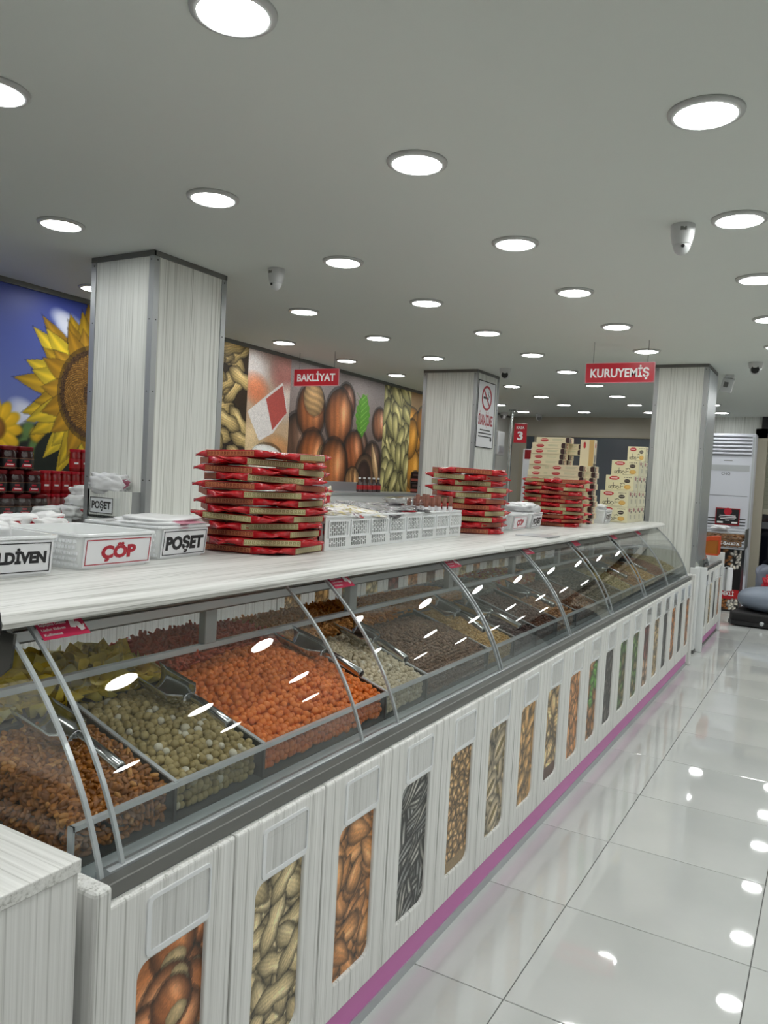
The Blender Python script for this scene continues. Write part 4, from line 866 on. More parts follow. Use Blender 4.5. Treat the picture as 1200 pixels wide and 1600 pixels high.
# ------------------------------------------------------------------ red film-wrapped flat packs in three round stacks
WT = 1.2125
FILMR = noise_mat('red_film', (150, 12, 22), (196, 24, 34), (14, 14, 30), .22, 0, 2, .3, .7, .5, 3)
def key_canvas(bg, ink):
    cv = Cv(168, 22, bg); cv.rect(0, 168, 0, 3, ink); cv.rect(0, 168, 19, 22, ink)
    for k in range(14):
        x = k*12
        for r in ((x+1, x+3, 5, 17), (x+1, x+9, 5, 7), (x+7, x+9, 5, 13), (x+4, x+9, 11, 13), (x+1, x+11, 15, 17)): cv.rect(*r, ink)
    return cv
BANDR = key_canvas((188, 118, 80), (112, 30, 26)); BANDG = key_canvas((196, 188, 146), (134, 124, 76))
PL, PD, PH = .206, .130, .0262
def make_pack(gold):
    r = thing('wrapped_pack', 'x', 'pack')
    MB().box(-PL/2, PL/2, 0, PD, .001, PH-.001).build('box', FILMR, r, bevel=.004)
    g = grid('key_band', BANDG if gold else BANDR, (-PL/2+.006, -.0012, PH-.0033), (PL-.012, 0, 0), (0, 0, PH-.006), PRINT, r)
    for sx in (-1, 1):
        vs = []; n = 6
        for j, (t, hh, yy) in enumerate(((0, 1., 1.), (.4, .75, .93), (.75, .35, .96), (1., .12, 1.06))):
            for i in range(n+1):
                u = i/n; wv = .003*math.sin(9*u+j*1.7+sx)*j*.5
                for s_ in (-1, 1): vs.append((sx*(PL/2-.002+(.070+.016*math.sin(7*u+sx))*t), PD/2+(u-.5)*PD*yy*(1-.25*t), PH/2+s_*PH*.48*hh+wv+(.004 if gold else -.003)*t*t))
        fs = []; w2 = 2*(n+1)
        for j in range(3):
            for i in range(n):
                a = j*w2+2*i; fs += [(a, a+2, a+w2+2, a+w2), (a+1, a+w2+1, a+w2+3, a+3)]
            a = j*w2; fs += [(a, a+w2, a+w2+1, a+1)]; a = j*w2+2*n; fs += [(a, a+1, a+w2+1, a+w2)]
        a = 3*w2
        for i in range(n): fs.append((a+2*i, a+2*i+2, a+2*i+3, a+2*i+1))
        fs.append(tuple([2*i for i in range(n+1)]+[2*i+1 for i in range(n, -1, -1)]))
        MB().add(vs, fs).build('film_end', FILMR, r, True)
    return r
PK = [make_pack(False), make_pack(True)]; used = [False, False]
def stack(cx, cy, n, pitch, apo, a0, lab, grp, gold_fn):
    toc = math.atan2(-cy, -cx)
    for k in range(n):
        for q in range(4):
            a = a0+q*PI/2+(PI/4 if k % 2 else 0)+RS.uniform(-.06, .06)
            da = (a-toc+PI) % (2*PI)-PI
            if abs(da) > 1.9: continue
            g = 1 if gold_fn(k, da) else 0
            ap = apo+RS.uniform(-.014, .012)
            side = 'front' if abs(da) < .33 else ('left' if da < 0 else 'right')
            if abs(da) > 1.05: side = 'far '+side
            lb = '%s-banded red film pack, %s layer from the bottom, %s of the %s' % ('gold' if g else 'copper', ORD[k], side, lab)
            loc = (cx+ap*math.cos(a), cy+ap*math.sin(a), WT+pitch*k+.0005)
            if not used[g]: o = PK[g]; used[g] = True; o['label'] = lb; o['group'] = grp; o.location = loc; o.rotation_euler = (0, 0, a+PI/2)
            else: o = dup(PK[g], loc, a+PI/2, lb, grp)
            o.rotation_euler = (RS.uniform(-.03, .03), RS.uniform(-.035, .035), a+PI/2); o.scale = (1, 1, pitch/.0268)
# outward face of a pack is its -y side after turning by a+90deg
stack(-1.79, 2.22, 13, .0267, .198, math.atan2(-2.22, 1.79)-.55, 'near stack', 'red packs in the near stack', lambda k, da: (k in (1, 3, 7, 9) and abs(da) < .5) or (da > .3 and k in (0, 2, 4, 6, 12)) or RS.rand() < .12)
stack(-1.79, 4.02, 11, .0318, .188, math.atan2(-4.02, 1.79)+.2, 'middle stack', 'red packs in the middle stack', lambda k, da: RS.rand() < .62)
stack(-1.73, 5.42, 12, .0272, .198, math.atan2(-5.42, 1.73)-.1, 'far stack', 'red packs in the far stack', lambda k, da: da < -.5 or (da > .2 and RS.rand() < .5) or RS.rand() < .25)

# ------------------------------------------------------------------ low white baskets with signs
def low_basket(y0, y1, x1, dep, rz, h, lab, word, ink, grp):
    w_ = y1-y0
    r = thing('sign_basket', lab, 'basket', (x1, (y0+y1)/2, WT), rz, grp)
    a, b = w_/2, dep; t = .012
    def lp(k, z): return [(p[0], p[1], z) for p in rrect(-b+t*k, -t*k, -a+t*k, a-t*k, .022, 4)]
    mb = MB(); n = 16; lv = [(1.0, 0), (.0, h-.008)]
    lo, hi = lp(1, 0), lp(0, h); li, ui = lp(1.35, .004), lp(.35, h)
    vs = lo+hi+ui+li; fs = [(i, (i+1) % n, n+(i+1) % n, n+i) for i in range(n)]+[(n+i, n+(i+1) % n, 2*n+(i+1) % n, 2*n+i) for i in range(n)]+[(2*n+i, 2*n+(i+1) % n, 3*n+(i+1) % n, 3*n+i) for i in range(n)]
    fs += [tuple(range(n-1, -1, -1)), tuple(range(3*n, 4*n))]
    mb.add(vs, fs).build('body', WHITEP, r, 'auto')
    o_, i_ = [(p[0], p[1]) for p in lp(-.45, 0)], [(p[0], p[1]) for p in lp(.3, 0)]
    MB().ring(o_, i_, h-.007, h+.001, 'z').build('rim', WHITEG, r, bevel=.002)
    # rows of small dimples on the two ends
    dm_ = MB()
    for s_ in (-1, 1):
        for i in range(int(dep/.014)-1):
            for j in range(5):
                z = .012+.0155*j; x = -.024-.0135*i-(.006 if j % 2 else 0); yy = s_*(a-t*(1-z/h))
                dm_.box(x-.0042, x+.0042, yy-.0025, yy+.0025, z-.0042, z+.0042)
    dm_.build('dimples', WHITEG, r)['kind'] = 'stuff'
    # sign on the front
    tl = -.012*(1-.0)
    def fp(z): return -t*(1-z/h)+.0015
    z0, z1 = .006, h-.010; m0 = a-t*1.1
    sg = MB().add([(fp(z0), -m0, z0), (fp(z0), m0, z0), (fp(z1), m0, z1), (fp(z1), -m0, z1), (fp(z0)+.002, -m0, z0), (fp(z0)+.002, m0, z0), (fp(z1)+.002, m0, z1), (fp(z1)+.002, -m0, z1)], [(0, 1, 2, 3), (4, 5, 6, 7), (0, 1, 5, 4), (1, 2, 6, 5), (2, 3, 7, 6), (3, 0, 4, 7)]).build('sign_card', PAPER, r)
    up = Vector((fp(z1)-fp(z0), 0, z1-z0)).normalized(); ex = Vector((0, 1, 0)); c = Vector(((fp(z0)+fp(z1))/2+.0028, 0, (z0+z1)/2))
    H2 = (z1-z0)/2
    e1 = MB().ring(rrect(-m0+.006, m0-.006, -H2+.005, H2-.005, .0005, 2), rrect(-m0+.0082, m0-.0082, -H2+.0072, H2-.0072, .0005, 2), 0, .0006, 'z').build('sign_border', ink, r); frame_at(e1, c, ex, up)
    if len(word) > 5: text(word, w_*.50, (z1-z0)*.36, c+Vector((0, m0-.016-w_*.25, 0)), ex, up, ink, r, 'lettering', .058)
    else: text(word, w_*(.74 if len(word) > 3 else .46), (z1-z0)*(.50 if len(word) > 3 else .46), c+up*(-.001), ex, up, ink, r, 'lettering', .058)
    return r
def soft_bag(name, lab, cat, loc, size, m, rz=0, grp=None, seed=0, print_col=None, flat=.5, rx=0, ry=0):
    """crumpled plastic bag / pouch: a lumpy closed pillow"""
    r = np.random.RandomState(seed); v, f = ico(4); v = v*2
    v = np.sign(v)*np.abs(v)**.62; nrm = lump(v, .16, seed); nrm = lump(nrm, .06, seed+9)
    nrm = nrm*np.array([size[0]/2, size[1]/2, size[2]/2]); nrm[:, 2] -= nrm[:, 2].min()
    me = bpy.data.meshes.new(name); me.from_pydata(nrm.tolist(), [], f.tolist()); me.polygons.foreach_set('use_smooth', [True]*len(f)); me.materials.append(m)
    o = bpy.data.objects.new(name, me); COL.objects.link(o); o.location = loc; o.rotation_euler = (rx, ry, rz); tag(o, lab, cat, grp)
    if print_col:
        k = [q for q in range(len(f)) if nrm[f[q]].mean(0)[0] > size[0]*.05 and abs(nrm[f[q]].mean(0)[1]) < size[1]*.20 and size[2]*.4 < nrm[f[q]].mean(0)[2] < size[2]*.85]
        if k:
            vv = (nrm[f[k]]*1.012).reshape(-1, 3); p = bpy.data.meshes.new('printed_patch'); p.from_pydata(vv.tolist(), [], np.arange(len(vv)).reshape(-1, 3).tolist()); p.materials.append(print_col)
            po = bpy.data.objects.new('printed_patch', p); COL.objects.link(po); po.parent = o
    return o
PINKF = mat('faded_pink_print', (190, 120, 140), .3)
low_basket(.985, 1.262, -1.655, .30, -.09, .098, 'white basket with a black ELDİVEN sign at the near end of the worktop', 'ELDİVEN', INK, None)
low_basket(1.345, 1.605, -1.668, .32, .02, .094, 'empty white basket with a red ÇÖP sign on the near worktop', 'ÇÖP', INKR, None)
low_basket(1.672, 1.912, -1.735, .30, .10, .100, 'white basket with a black POŞET sign before the near stack of red packs', 'POŞET', INK, None)
low_basket(4.06, 4.36, -1.68, .28, -.05, .092, 'white basket with an ELDİVEN sign half hidden by the middle stack', 'ELDİVEN', INK, None)
low_basket(4.40, 4.70, -1.655, .28, .06, .094, 'white basket with a red ÇÖP sign before the far stack', 'ÇÖP', INKR, None)
low_basket(4.73, 5.04, -1.665, .26, .12, .098, 'white basket with a POŞET sign before the far stack', 'POŞET', INK, None)
low_basket(6.18, 6.50, -1.57, .26, .10, .105, 'white basket with a POŞET sign before the cream biscuit boxes', 'POŞET', INK, None)
soft_bag('glove_bag', 'crumpled white gloves heaped in the ELDİVEN basket', 'gloves', (-1.80, 1.09, WT+.055), (.22, .22, .07), FILMW, .2, None, 3)
soft_bag('bag_bundle', 'folded white plastic bags lying in the near POŞET basket', 'plastic bags', (-1.86, 1.80, WT+.075), (.24, .27, .045), FILMW, .1, None, 5, PINKF)
soft_bag('bag_bundle', 'white plastic bags bulging out of the ÇÖP and POŞET baskets by the far stack', 'plastic bags', (-1.77, 4.88, WT+.075), (.20, .22, .075), FILMW, .1, None, 8)
soft_bag('glove_bag', 'white gloves heaped in the basket behind the middle stack', 'gloves', (-1.79, 4.22, WT+.06), (.2, .2, .07), FILMW, .1, None, 12)
soft_bag('bag_bundle', 'small heap of white bags in the basket by the biscuit boxes', 'plastic bags', (-1.68, 6.34, WT+.07), (.16, .22, .08), FILMW, .1, None, 15)

# ------------------------------------------------------------------ eight tall slotted baskets and their packets
tb = thing('slotted_basket', 'x', 'basket', (0, 0, 0), 0, 'white slotted baskets in a row'); bw, bd, bh = .160, .29, .128
bodyb = MB(); fr = MB()
bodyb.box(-bd, -.004, -bw/2+.006, bw/2-.006, 0, .004)
for yy in (-bw/2+.004, bw/2-.004):
    bodyb.box(-bd, -.003, yy-.002, yy+.002, .0, .03).box(-bd, -.003, yy-.002, yy+.002, .10, bh)
    for i in range(12): bodyb.box(-bd+.024*i, -bd+.024*i+.012, yy-.002, yy+.002, .03, .10)
bodyb.box(-bd, -bd+.004, -bw/2+.004, bw/2-.004, 0, bh)
bodyb.build('body', WHITEP, tb)
# slotted front: frame plus rows of little bars
fr.box(-.004, 0, -bw/2, bw/2, 0, .012).box(-.004, 0, -bw/2, bw/2, bh-.022, bh).box(-.004, .002, -bw/2+.012, bw/2-.012, .047, .055)
fr.box(-.004, 0, -bw/2, -bw/2+.026, .012, bh-.022).box(-.004, 0, bw/2-.022, bw/2, .012, bh-.022)
yy = -bw/2+.026; c = 0
while yy < bw/2-.03:
    fr.box(-.004, 0, yy, yy+.0048, .012, bh-.022); yy += .0142
    for z in ((.030 if c % 2 else .024), (.072 if c % 2 else .064), (.090 if c % 2 else .084)): fr.box(-.004, 0, yy-.009, yy, z, z+.004)
    c += 1
fr.build('slotted_front', WHITEP, tb)
MB().ring(rrect(-bd-.004, .006, -bw/2-.004, bw/2+.004, .012, 4), rrect(-bd+.004, -.003, -bw/2+.004, bw/2-.004, .008, 4), bh-.006, bh+.002, 'z').build('rim', WHITEG, tb, bevel=.0015)
MB().ring(rrect(-bw/2+.018, bw/2-.006, .046, .112, .004, 3), rrect(-bw/2+.024, bw/2-.012, .053, .106, .004, 3), .001, .006, 'x').build('label_holder', WHITEG, tb)
BY = [2.355+.1655*i+.0825 for i in range(8)]; BXF = [-1.60-.0085*i for i in range(8)]
for i, (y, x) in enumerate(zip(BY, BXF)):
    lb = 'white slotted basket, %s from the camera in the row of eight' % ORD[i]
    if i == 0: tb.location = (x, y, WT); tb['label'] = lb
    else: dup(tb, (x, y, WT), 0, lb)
FOILW = noise_mat('white_yellow_foil', (216, 212, 206), (190, 176, 120), (30, 30, 30), .25, 0, 2, .45, .6, 0, 2); FOILG = noise_mat('grey_foil', (70, 70, 74), (120, 116, 118), (18, 18, 18), .25, 0, 2, .4, .65, 0, 2); FOILP = noise_mat('purple_white_foil', (225, 222, 222), (96, 50, 66), (25, 25, 25), .25, 0, 2, .52, .62, 0, 2)
mats4 = [FOILW, FOILP, FOILW, FOILG]
k = 0
for i in range(6):
    for j in range(4):
        m = FOILG if (i > 1 or j > 1) else FOILP
        soft_bag('foil_packet', '%s packet, %s from the front in the %s slotted basket' % ('pale foil' if m is FOILW else ('white and purple' if m is FOILP else 'dark grey foil'), ORD[3-j], ORD[i]), 'packet', (BXF[i]-.078-.056*(3-j), BY[i]+RS.uniform(-.02, .02), WT+.012+.004*(3-j)), (.085, .135, .100), m, RS.uniform(-.25, .25), 'foil packets in the slotted baskets', 30+k, None, .5, 0, .10); k += 1
    for j in range(3):
        m = (FOILW, FOILP, FOILW, FOILG, FOILG, FOILG)[(i+j) % 3 if i < 3 else 3+(j+i) % 3]
        soft_bag('foil_packet', 'flat %s packet, %s on top of the %s slotted basket' % ('pale foil' if m is not FOILG else 'dark grey foil', ORD[j], ORD[i]), 'packet', (BXF[i]-.07-.075*j, BY[i]+RS.uniform(-.03, .03), WT+.118+.008*j), (.15, .17, .022), m, RS.uniform(-.5, .5), 'foil packets on the slotted baskets', 230+k+j, RED if (i+j) % 3 == 1 else None, .5, RS.uniform(-.1, .1), RS.uniform(-.05, .2))
for i in range(6):
    soft_bag('pouch', 'stand-up white pouch with red oval, %s in the row behind the first baskets' % ORD[i], 'pouch', (-1.90, 2.40+.075*i, WT+.09), (.05, .088, .115), FOILW if i % 2 else FILMW, .1, 'white pouches behind the baskets', 90+i, RED)
PEST = noise_mat('brown_fruit_leather', (104, 58, 44), (140, 84, 64), (8, 8, 60), .4)
for i in range(13):
    st = thing('fruit_leather_roll', '%s brown fruit leather stick with white label in the last two baskets' % ORD[i], 'snack', (BXF[7]-.05-.06*(i % 3), 3.375+.0225*i, WT+.03), RS.uniform(0, 1), 'brown sticks in the last two baskets')
    hh = .165+RS.uniform(-.012, .012)
    MB().lathe([(.009, 0), (.0105, .004), (.0105, hh-.004), (.008, hh)], 12).build('roll', PEST, st, 'auto'); MB().lathe([(.0109, .055), (.0111, .056), (.0111, .115), (.0109, .116)], 12, cap=False).build('paper_label', PAPER, st, True)
    MB().box(.0095, .0118, -.005, .005, .07, .10).build('red_mark', RED, st)
for i in range(10):
    st = thing('fruit_leather_roll', '%s dark stick lying in cellophane behind the slotted baskets' % ORD[i], 'snack', (-1.87, 2.95+.055*i, WT+.125), 0, 'dark sticks behind the slotted baskets')
    MB().lathe([(.008, -.06), (.012, -.055), (.012, .055), (.008, .06)], 12, axis='x').build('roll', PEST, st, 'auto'); MB().lathe([(.0125, -.01), (.0125, .03)], 12, axis='x', cap=False).build('paper_label', FILMW, st, True)
box_rest = MB((-1.90, 3.2, WT)).box(-1.97, -1.82, 2.93, 3.55, WT, WT+.112).build('packet_carton', mat('grey_card', (150, 148, 146), .5), None, bevel=.003); box_rest.location = (-1.90, 3.2, WT); tag(box_rest, 'grey display carton holding dark sticks behind the slotted baskets', 'carton')
soft_bag('cellophane', 'crumpled clear cellophane over the dark sticks behind the baskets', 'cellophane', (-1.82, 3.36, WT+.13), (.12, .30, .05), glass_mat('cellophane', (.9, .9, .9), 1, 1.4), 0, None, 70)

# ------------------------------------------------------------------ biscuit boxes
CARD = mat('cream_card', (222, 214, 184), .45); OVR = mat('oval_red', (178, 34, 44), .4)
def oval(cv, x, y, a, b, c): cv.blob(x, y, a, b, 0, c, edge=0, hi=0, shadow=1)
cf = Cv(100, 54, (224, 218, 184)); oval(cf, 30, 10, 18, 7, (196, 60, 60)); oval(cf, 30, 10, 16.5, 6, (180, 26, 40)); cf.rect(18, 42, 8.5, 12, (236, 190, 190))
oval(cf, 76, 19, 11, 6.5, (60, 52, 48)); cf.rect(68, 84, 18, 20, (170, 160, 150)); oval(cf, 78, 40, 12, 8, (204, 160, 84)); oval(cf, 79, 39, 9, 5.5, (222, 180, 104))
for x in (65, 71, 76, 82, 88): cf.rect(x, x+3, 6, 9, (60, 52, 48))
for cx, cy, r in ((15, 42, 4), (33, 41, 4.5), (44, 42, 4.5), (24, 42, 4.5)):
    for i in range(40): a = i*PI/20; cf.rect(cx+r*math.cos(a), cx+r*math.cos(a)+1.6, cy+r*math.sin(a), cy+r*math.sin(a)+1.6, (52, 46, 42))
cf.rect(27, 29, 26, 46, (52, 46, 42)); cf.rect(53, 55, 34, 47, (52, 46, 42)); cf.rect(56, 64, 38, 40, (52, 46, 42))
for i in range(16): cf.rect(52+i, 54+i, 28+1.8*math.sin(i*.5), 30+1.8*math.sin(i*.5), (44, 38, 36))
cf.rect(42, 80, 50, 51.5, (120, 110, 90))
ce_ = Cv(30, 54, (214, 208, 178)); oval(ce_, 11, 10, 5.5, 6.5, (150, 70, 64)); ce_.rect(18, 28, 7, 9, (120, 110, 96)); oval(ce_, 23, 17, 4, 5, (80, 70, 62))
for i in range(8): ce_.rect(4+RS.randint(18), 8+RS.randint(18), 26+RS.randint(20), 30+RS.randint(22), (168, 164, 140))
def biscuit(dx, dy, h):
    r = thing('biscuit_box', 'x', 'box', (0, 0, 0), 0, 'cream biscuit boxes by the far pillar')
    MB().box(-dx, 0, 0, dy, 0, h).build('carton', CARD, r, bevel=.002, seg=1)
    grid('front_print', cf, (-dx+.001, -.0008, h-.001), (dx-.002, 0, 0), (0, 0, h-.002), PRINT, r); grid('end_print', ce_, (.0008, .001, h-.001), (0, dy-.002, 0), (0, 0, h-.002), PRINT, r)
    return r
bA = biscuit(.235, .163, .131); fst = True; LAY = ['bottom', 'second', 'third', 'fourth', 'top']
for L, (k0, k1) in enumerate(((0, 4), (0, 4), (1, 4), (2, 4))):
    for k in range(k0, k1):
        lb = 'cream biscuit box, %s layer, %s from the front of the block by the far pillar' % (LAY[L], ORD[k-k0])
        loc = (-1.485+RS.uniform(-.003, .003), 6.60+.166*k, WT+.132*L+.0005)
        if fst: bA.location = loc; bA['label'] = lb; fst = False
        else: dup(bA, loc, RS.uniform(-.015, .015), lb)
bB = biscuit(.155, .10, .131); bB.location = (-1.475, 7.10, WT+.132*4+.0005); bB['label'] = 'narrow cream biscuit box alone on top of the block by the far pillar'
# slim boxes
cs = Cv(90, 15, (222, 210, 176)); oval(cs, 22, 7.5, 11, 4.2, (178, 40, 44)); cs.rect(14, 30, 6.5, 8.5, (230, 170, 160)); cs.rect(44, 74, 5, 6, (170, 176, 140)); cs.rect(44, 70, 8, 9, (170, 176, 140)); cs.rect(82, 90, 0, 15, (60, 40, 40)); oval(cs, 82, 7, 4, 7, (60, 40, 40))
cz = Cv(30, 15, (216, 204, 172)); oval(cz, 3, 8, 6, 7, (60, 42, 44)); oval(cz, 13, 4, 2.5, 3, (178, 40, 44)); oval(cz, 13, 11, 2.5, 3, (170, 60, 50)); cz.rect(20, 21, 0, 15, (190, 176, 140))
sl = thing('slim_box', 'x', 'box', (0, 0, 0), 0, 'slim cream boxes behind the far stack'); SD, SW, SHt = .27, .105, .0435
MB().box(-SD, 0, 0, SW, 0, SHt).build('carton', CARD, sl, bevel=.0015, seg=1)
grid('front_print', cs, (-SD+.001, -.0008, SHt-.001), (SD-.002, 0, 0), (0, 0, SHt-.002), PRINT, sl); grid('end_print', cz, (.0008, .001, SHt-.001), (0, SW-.002, 0), (0, 0, SHt-.002), PRINT, sl)
fst = True
def slim(loc, lb):
    global fst
    if fst: sl.location = loc; sl['label'] = lb; fst = False
    else: dup(sl, loc, RS.uniform(-.02, .02), lb)
for L in range(15):
    slim((-1.915+(.0045*L if L < 14 else .09), 6.0, WT+.0438*L+.0005), 'slim cream box, %s from the bottom of the tall rear column' % ORD[L])
for L in range(14): slim((-1.90+.0045*L+.09*(L > 11), 6.108, WT+.0438*L+.0005), 'slim cream box, %s from the bottom of the column behind the tall one' % ORD[L])
for L in range(10):
    slim((-1.655+.003*((L*7) % 5), 5.80, WT+.0438*L+.0005), 'slim cream box, %s from the bottom of the low column beside the far stack' % ORD[L])
    if L < 10: slim((-1.60+.004*((L*3) % 5), 5.908, WT+.0438*L+.0005), 'slim cream box, %s from the bottom of the column by the POŞET basket' % ORD[L])
ub = thing('slim_box', 'slim cream box standing upright on the low column of slim boxes', 'box', (-1.61, 5.92, WT+.0438*10+.0005), 0, 'slim cream boxes behind the far stack')
MB().box(-.105, 0, 0, .075, 0, .2).build('carton', CARD, ub, bevel=.0015)
cu_ = Cv(40, 70, (222, 210, 176)); oval(cu_, 12, 14, 4, 9, (178, 40, 44)); cu_.rect(26, 40, 0, 70, (200, 168, 110)); cu2 = Cv(30, 70, (216, 204, 176)); oval(cu2, 15, 14, 6, 7, (178, 60, 54)); oval(cu2, 15, 50, 7, 12, (70, 66, 72)); cu2.rect(0, 30, 62, 70, (70, 56, 44))
grid('front_print', cu_, (-.104, -.0008, .199), (.103, 0, 0), (0, 0, .198), PRINT, ub); grid('end_print', cu2, (.0008, .001, .199), (0, .073, 0), (0, 0, .198), PRINT, ub)
# ------------------------------------------------------------------ bag box on the near pillar
pb = thing('bag_dispenser', 'pale wooden POŞET bag box fixed to the near pillar', 'dispenser', (-3.57, 3.06, 1.172)); o = (-3.57, 3.06, 1.172)
x0, x1, y0, y1, z0, z1 = -3.742, -3.397, 3.06, 3.137, 1.172, 1.330
MB(o).box(x0, x1, y0, y0+.016, z0, z1).box(x0, x0+.016, y0, y1, z0, z1).box(x0, x1, y0, y1, z0, z0+.016).build('panels', WOODP, pb); MB(o).box(x1-.016, x1, y0+.017, y1, z0, z1).build('side_panel', mat('grey_panel', (140, 142, 142), .45), pb)
MB(o).box(-3.716, -3.528, y0-.002, y0, 1.198, 1.289).build('sign_card', PAPER, pb)
MB(o).ring(rrect(-3.716, -3.528, 1.198, 1.289, .001, 2), rrect(-3.712, -3.532, 1.202, 1.285, .001, 2), y0-.003, y0-.001, 'y').build('sign_border', INK, pb); text('POŞET', .158, .044, (-3.622+3.57, -.0032, 1.245-1.172), (1, 0, 0), (0, 0, 1), INK, pb, 'lettering', .04)
soft_bag('bag_bundle', 'bundle of clear plastic bags sticking out of the pillar bag box', 'plastic bags', (-3.60, 3.085, 1.30), (.27, .075, .115), FILMW, .12, None, 44, PINKF)
MB()

# ------------------------------------------------------------------ staff side: rear counter, tray, packs, jars
rc = thing('rear_counter', 'white counter with nut-picture doors across the staff aisle', 'counter', (-3.15, 4.5, 0)); o = (-3.15, 4.5, 0)
MB(o).box(-3.35, -2.99, 1.2, 9.6, 0, .95).build('cabinet_body', WHITEP, rc); 
RK = ['tan', 'peanut', 'hazelnut', 'almond', 'pistachio', 'walnut', 'hazelnut', 'almond', 'coffee', 'cashew', 'green', 'peanut', 'red', 'almond', 'dark', 'tan', 'peanut', 'almond', 'pistachio', 'walnut', 'orange', 'tan', 'green2', 'peanut']
MB(o).box(-2.99, -2.968, 1.2, 3.87, .1, 1.128).build('front_panel', WOODZ, rc)
for k, kd in enumerate(RK):
    if k < 8: continue
    d = d0.copy(); COL.objects.link(d); d.parent = rc; d.location = (-2.965+3.15, 1.25+PITCH_D*k-4.5, .32)
    for s_ in (l0, pl0): q = s_.copy(); COL.objects.link(q); q.parent = d
    grid('nut_picture', nut_canvas(kd, 24, 50), (-.008, .070, .492), (0, .183, 0), (0, 0, .408), PRINT, d)
MB(o).box(-3.35, -2.97, 1.2, 3.0, .95, 1.13).build('upper_front', WOODZ, rc); MB(o).box(-3.35, -3.05, 3.0, 9.6, .95, 1.13).build('upper_back', WHITEP, rc)
MB(o).box(-3.36, -2.95, 1.19, 9.6, 1.13, 1.155).build('rear_worktop', WOODY, rc, bevel=.004)
WPK = noise_mat('white_pack', (228, 228, 228), (236, 236, 236), (8, 8, 8), .35)
for i, (x, y, z, s_) in enumerate(((-3.10, 1.92, 1.157, .7), (-3.10, 2.10, 1.157, .75), (-3.20, 2.24, 1.157, .8), (-3.06, 2.32, 1.157, .7), (-3.24, 2.42, 1.157, .8), (-4.08, 3.19, 1.119, .9), (-4.08, 3.31, 1.119, .9), (-4.09, 3.27, 1.195, .8), (-4.10, 3.32, 1.26, .75), (-4.10, 3.06, 1.119, .8))):
    soft_bag('rice_pack', 'white packet with red print, %s from the camera %s' % (ORD[i] if i < 5 else ORD[i-5], 'on the rear counter' if i < 5 else 'on the jar shelf'), 'packet', (x, y, z), (.20*s_, .13*s_, .095*s_), WPK, .5+.3*math.sin(i*3), 'white packets on the rear counter', 110+i, RED)
ty = thing('steel_tray', 'sloping steel tray edge on the rear counter among the white packets', 'tray', (-3.2, 2.1, 1.157)); o2 = (-3.2, 2.1, 1.157)
MB(o2).box(-3.34, -3.29, 1.6, 2.6, 1.157, 1.20).build('back_lip', ALU, ty); MB(o2).box(-3.29, -2.98, 1.9, 1.92, 1.157, 1.19).box(-3.29, -2.98, 2.48, 2.50, 1.157, 1.19).build('divider', ALU, ty)
gr = MB((-3.0, 2.4, 1.16)).box(-3.352, -3.344, 1.25, 2.95, 1.157, 1.30).build('glass_screen', GLASS, None); gr.location = (-3.0, 2.4, 1.16); tag(gr, 'low clear glass screen along the rear counter before the jars', 'glass')
# wall shelf with jars
gs = thing('wall_gondola', 'dark wall shelf carrying jars below the sunflower mural', 'shelf', (-4.6, 3.5, 0)); o = (-4.6, 3.5, 0)
MB(o).box(-4.86, -4.0, 2.2, 4.9, 0, 1.095).build('base_unit', WHITEP, gs); MB(o).box(-4.86, -3.97, 2.2, 4.9, 1.095, 1.118).build('shelf_board', BLACK, gs); MB(o).box(-4.86, -4.20, 2.2, 4.9, 0, .1).build('plinth', ALUD, gs)
JAM = mat('dark_jam_glass', (44, 14, 16), .08, 0, .6); LID = mat('dark_red_lid', (112, 14, 20), .35, .2); JBL = mat('black_jar_label', (24, 20, 22), .4); PASTE = mat('tomato_paste_jar', (140, 18, 20), .15, 0, .6); PLAB = mat('red_jar_label', (170, 26, 34), .4)
j1 = thing('jam_jar', 'x', 'jar', (0, 0, 0), 0, 'jam jars stacked on the wall shelf')
MB().lathe([(.044, 0), (.052, .006), (.054, .02), (.054, .085), (.050, .098), (.047, .104)], 24).build('glass_body', JAM, j1, 'auto'); MB().lathe([(.050, .104), (.052, .107), (.052, .122), (.048, .126)], 24).build('lid', LID, j1, 'auto')
MB().lathe([(.0547, .012), (.0549, .013), (.0549, .062), (.0547, .063)], 24, cap=False).build('label', JBL, j1, True)
MB().lathe([(.0552, .0115), (.0552, .0145)], 24, cap=False).lathe([(.0552, .060), (.0552, .063)], 24, cap=False).build('gold_band', mat('dull_gold', (150, 110, 84), .4, .3), j1, True)
MB().prism([(-.03+.0015*0, .018), (.03, .018), (.03, .035), (-.02, .037)], .0535, .0562, 'x').prism([(-.012, .044), (.014, .044), (.014, .053), (-.012, .053)], .0535, .0562, 'x').build('red_mark', RED, j1)
MB().box(.0555, .0568, -.016, .022, .026, .031).build('white_mark', WHITEI, j1)
fst = True
for L in range(3):
    for i in range(6):
        y = 2.62+.1145*i-.055*L
        lb = 'dark jam jar with black label, %s row from the bottom, %s from the right' % (ORD[L], ORD[5-i])
        loc = (-4.36, y, 1.119+.1465*L); 
        if fst: j1.location = loc; j1['label'] = lb; fst = False
        else: dup(j1, loc, 0, lb)
    if L < 2:
        for i in range(2): dup(j1, (-4.47, 2.9+.1145*i, 1.119+.1465*L), 0, 'dark jam jar, %s row, back rank, %s' % (ORD[L], ('left one', 'right one')[i]))
for ob in (j1,): pass
for c in [q for q in bpy.data.objects if q.name.startswith('jam_jar') and q.type == 'EMPTY']: c.scale = (1, 1, 1.16); c.rotation_euler = (0, 0, -.35)
j2 = thing('paste_jar', 'x', 'jar', (0, 0, 0), 0, 'red paste jars on the wall shelf')
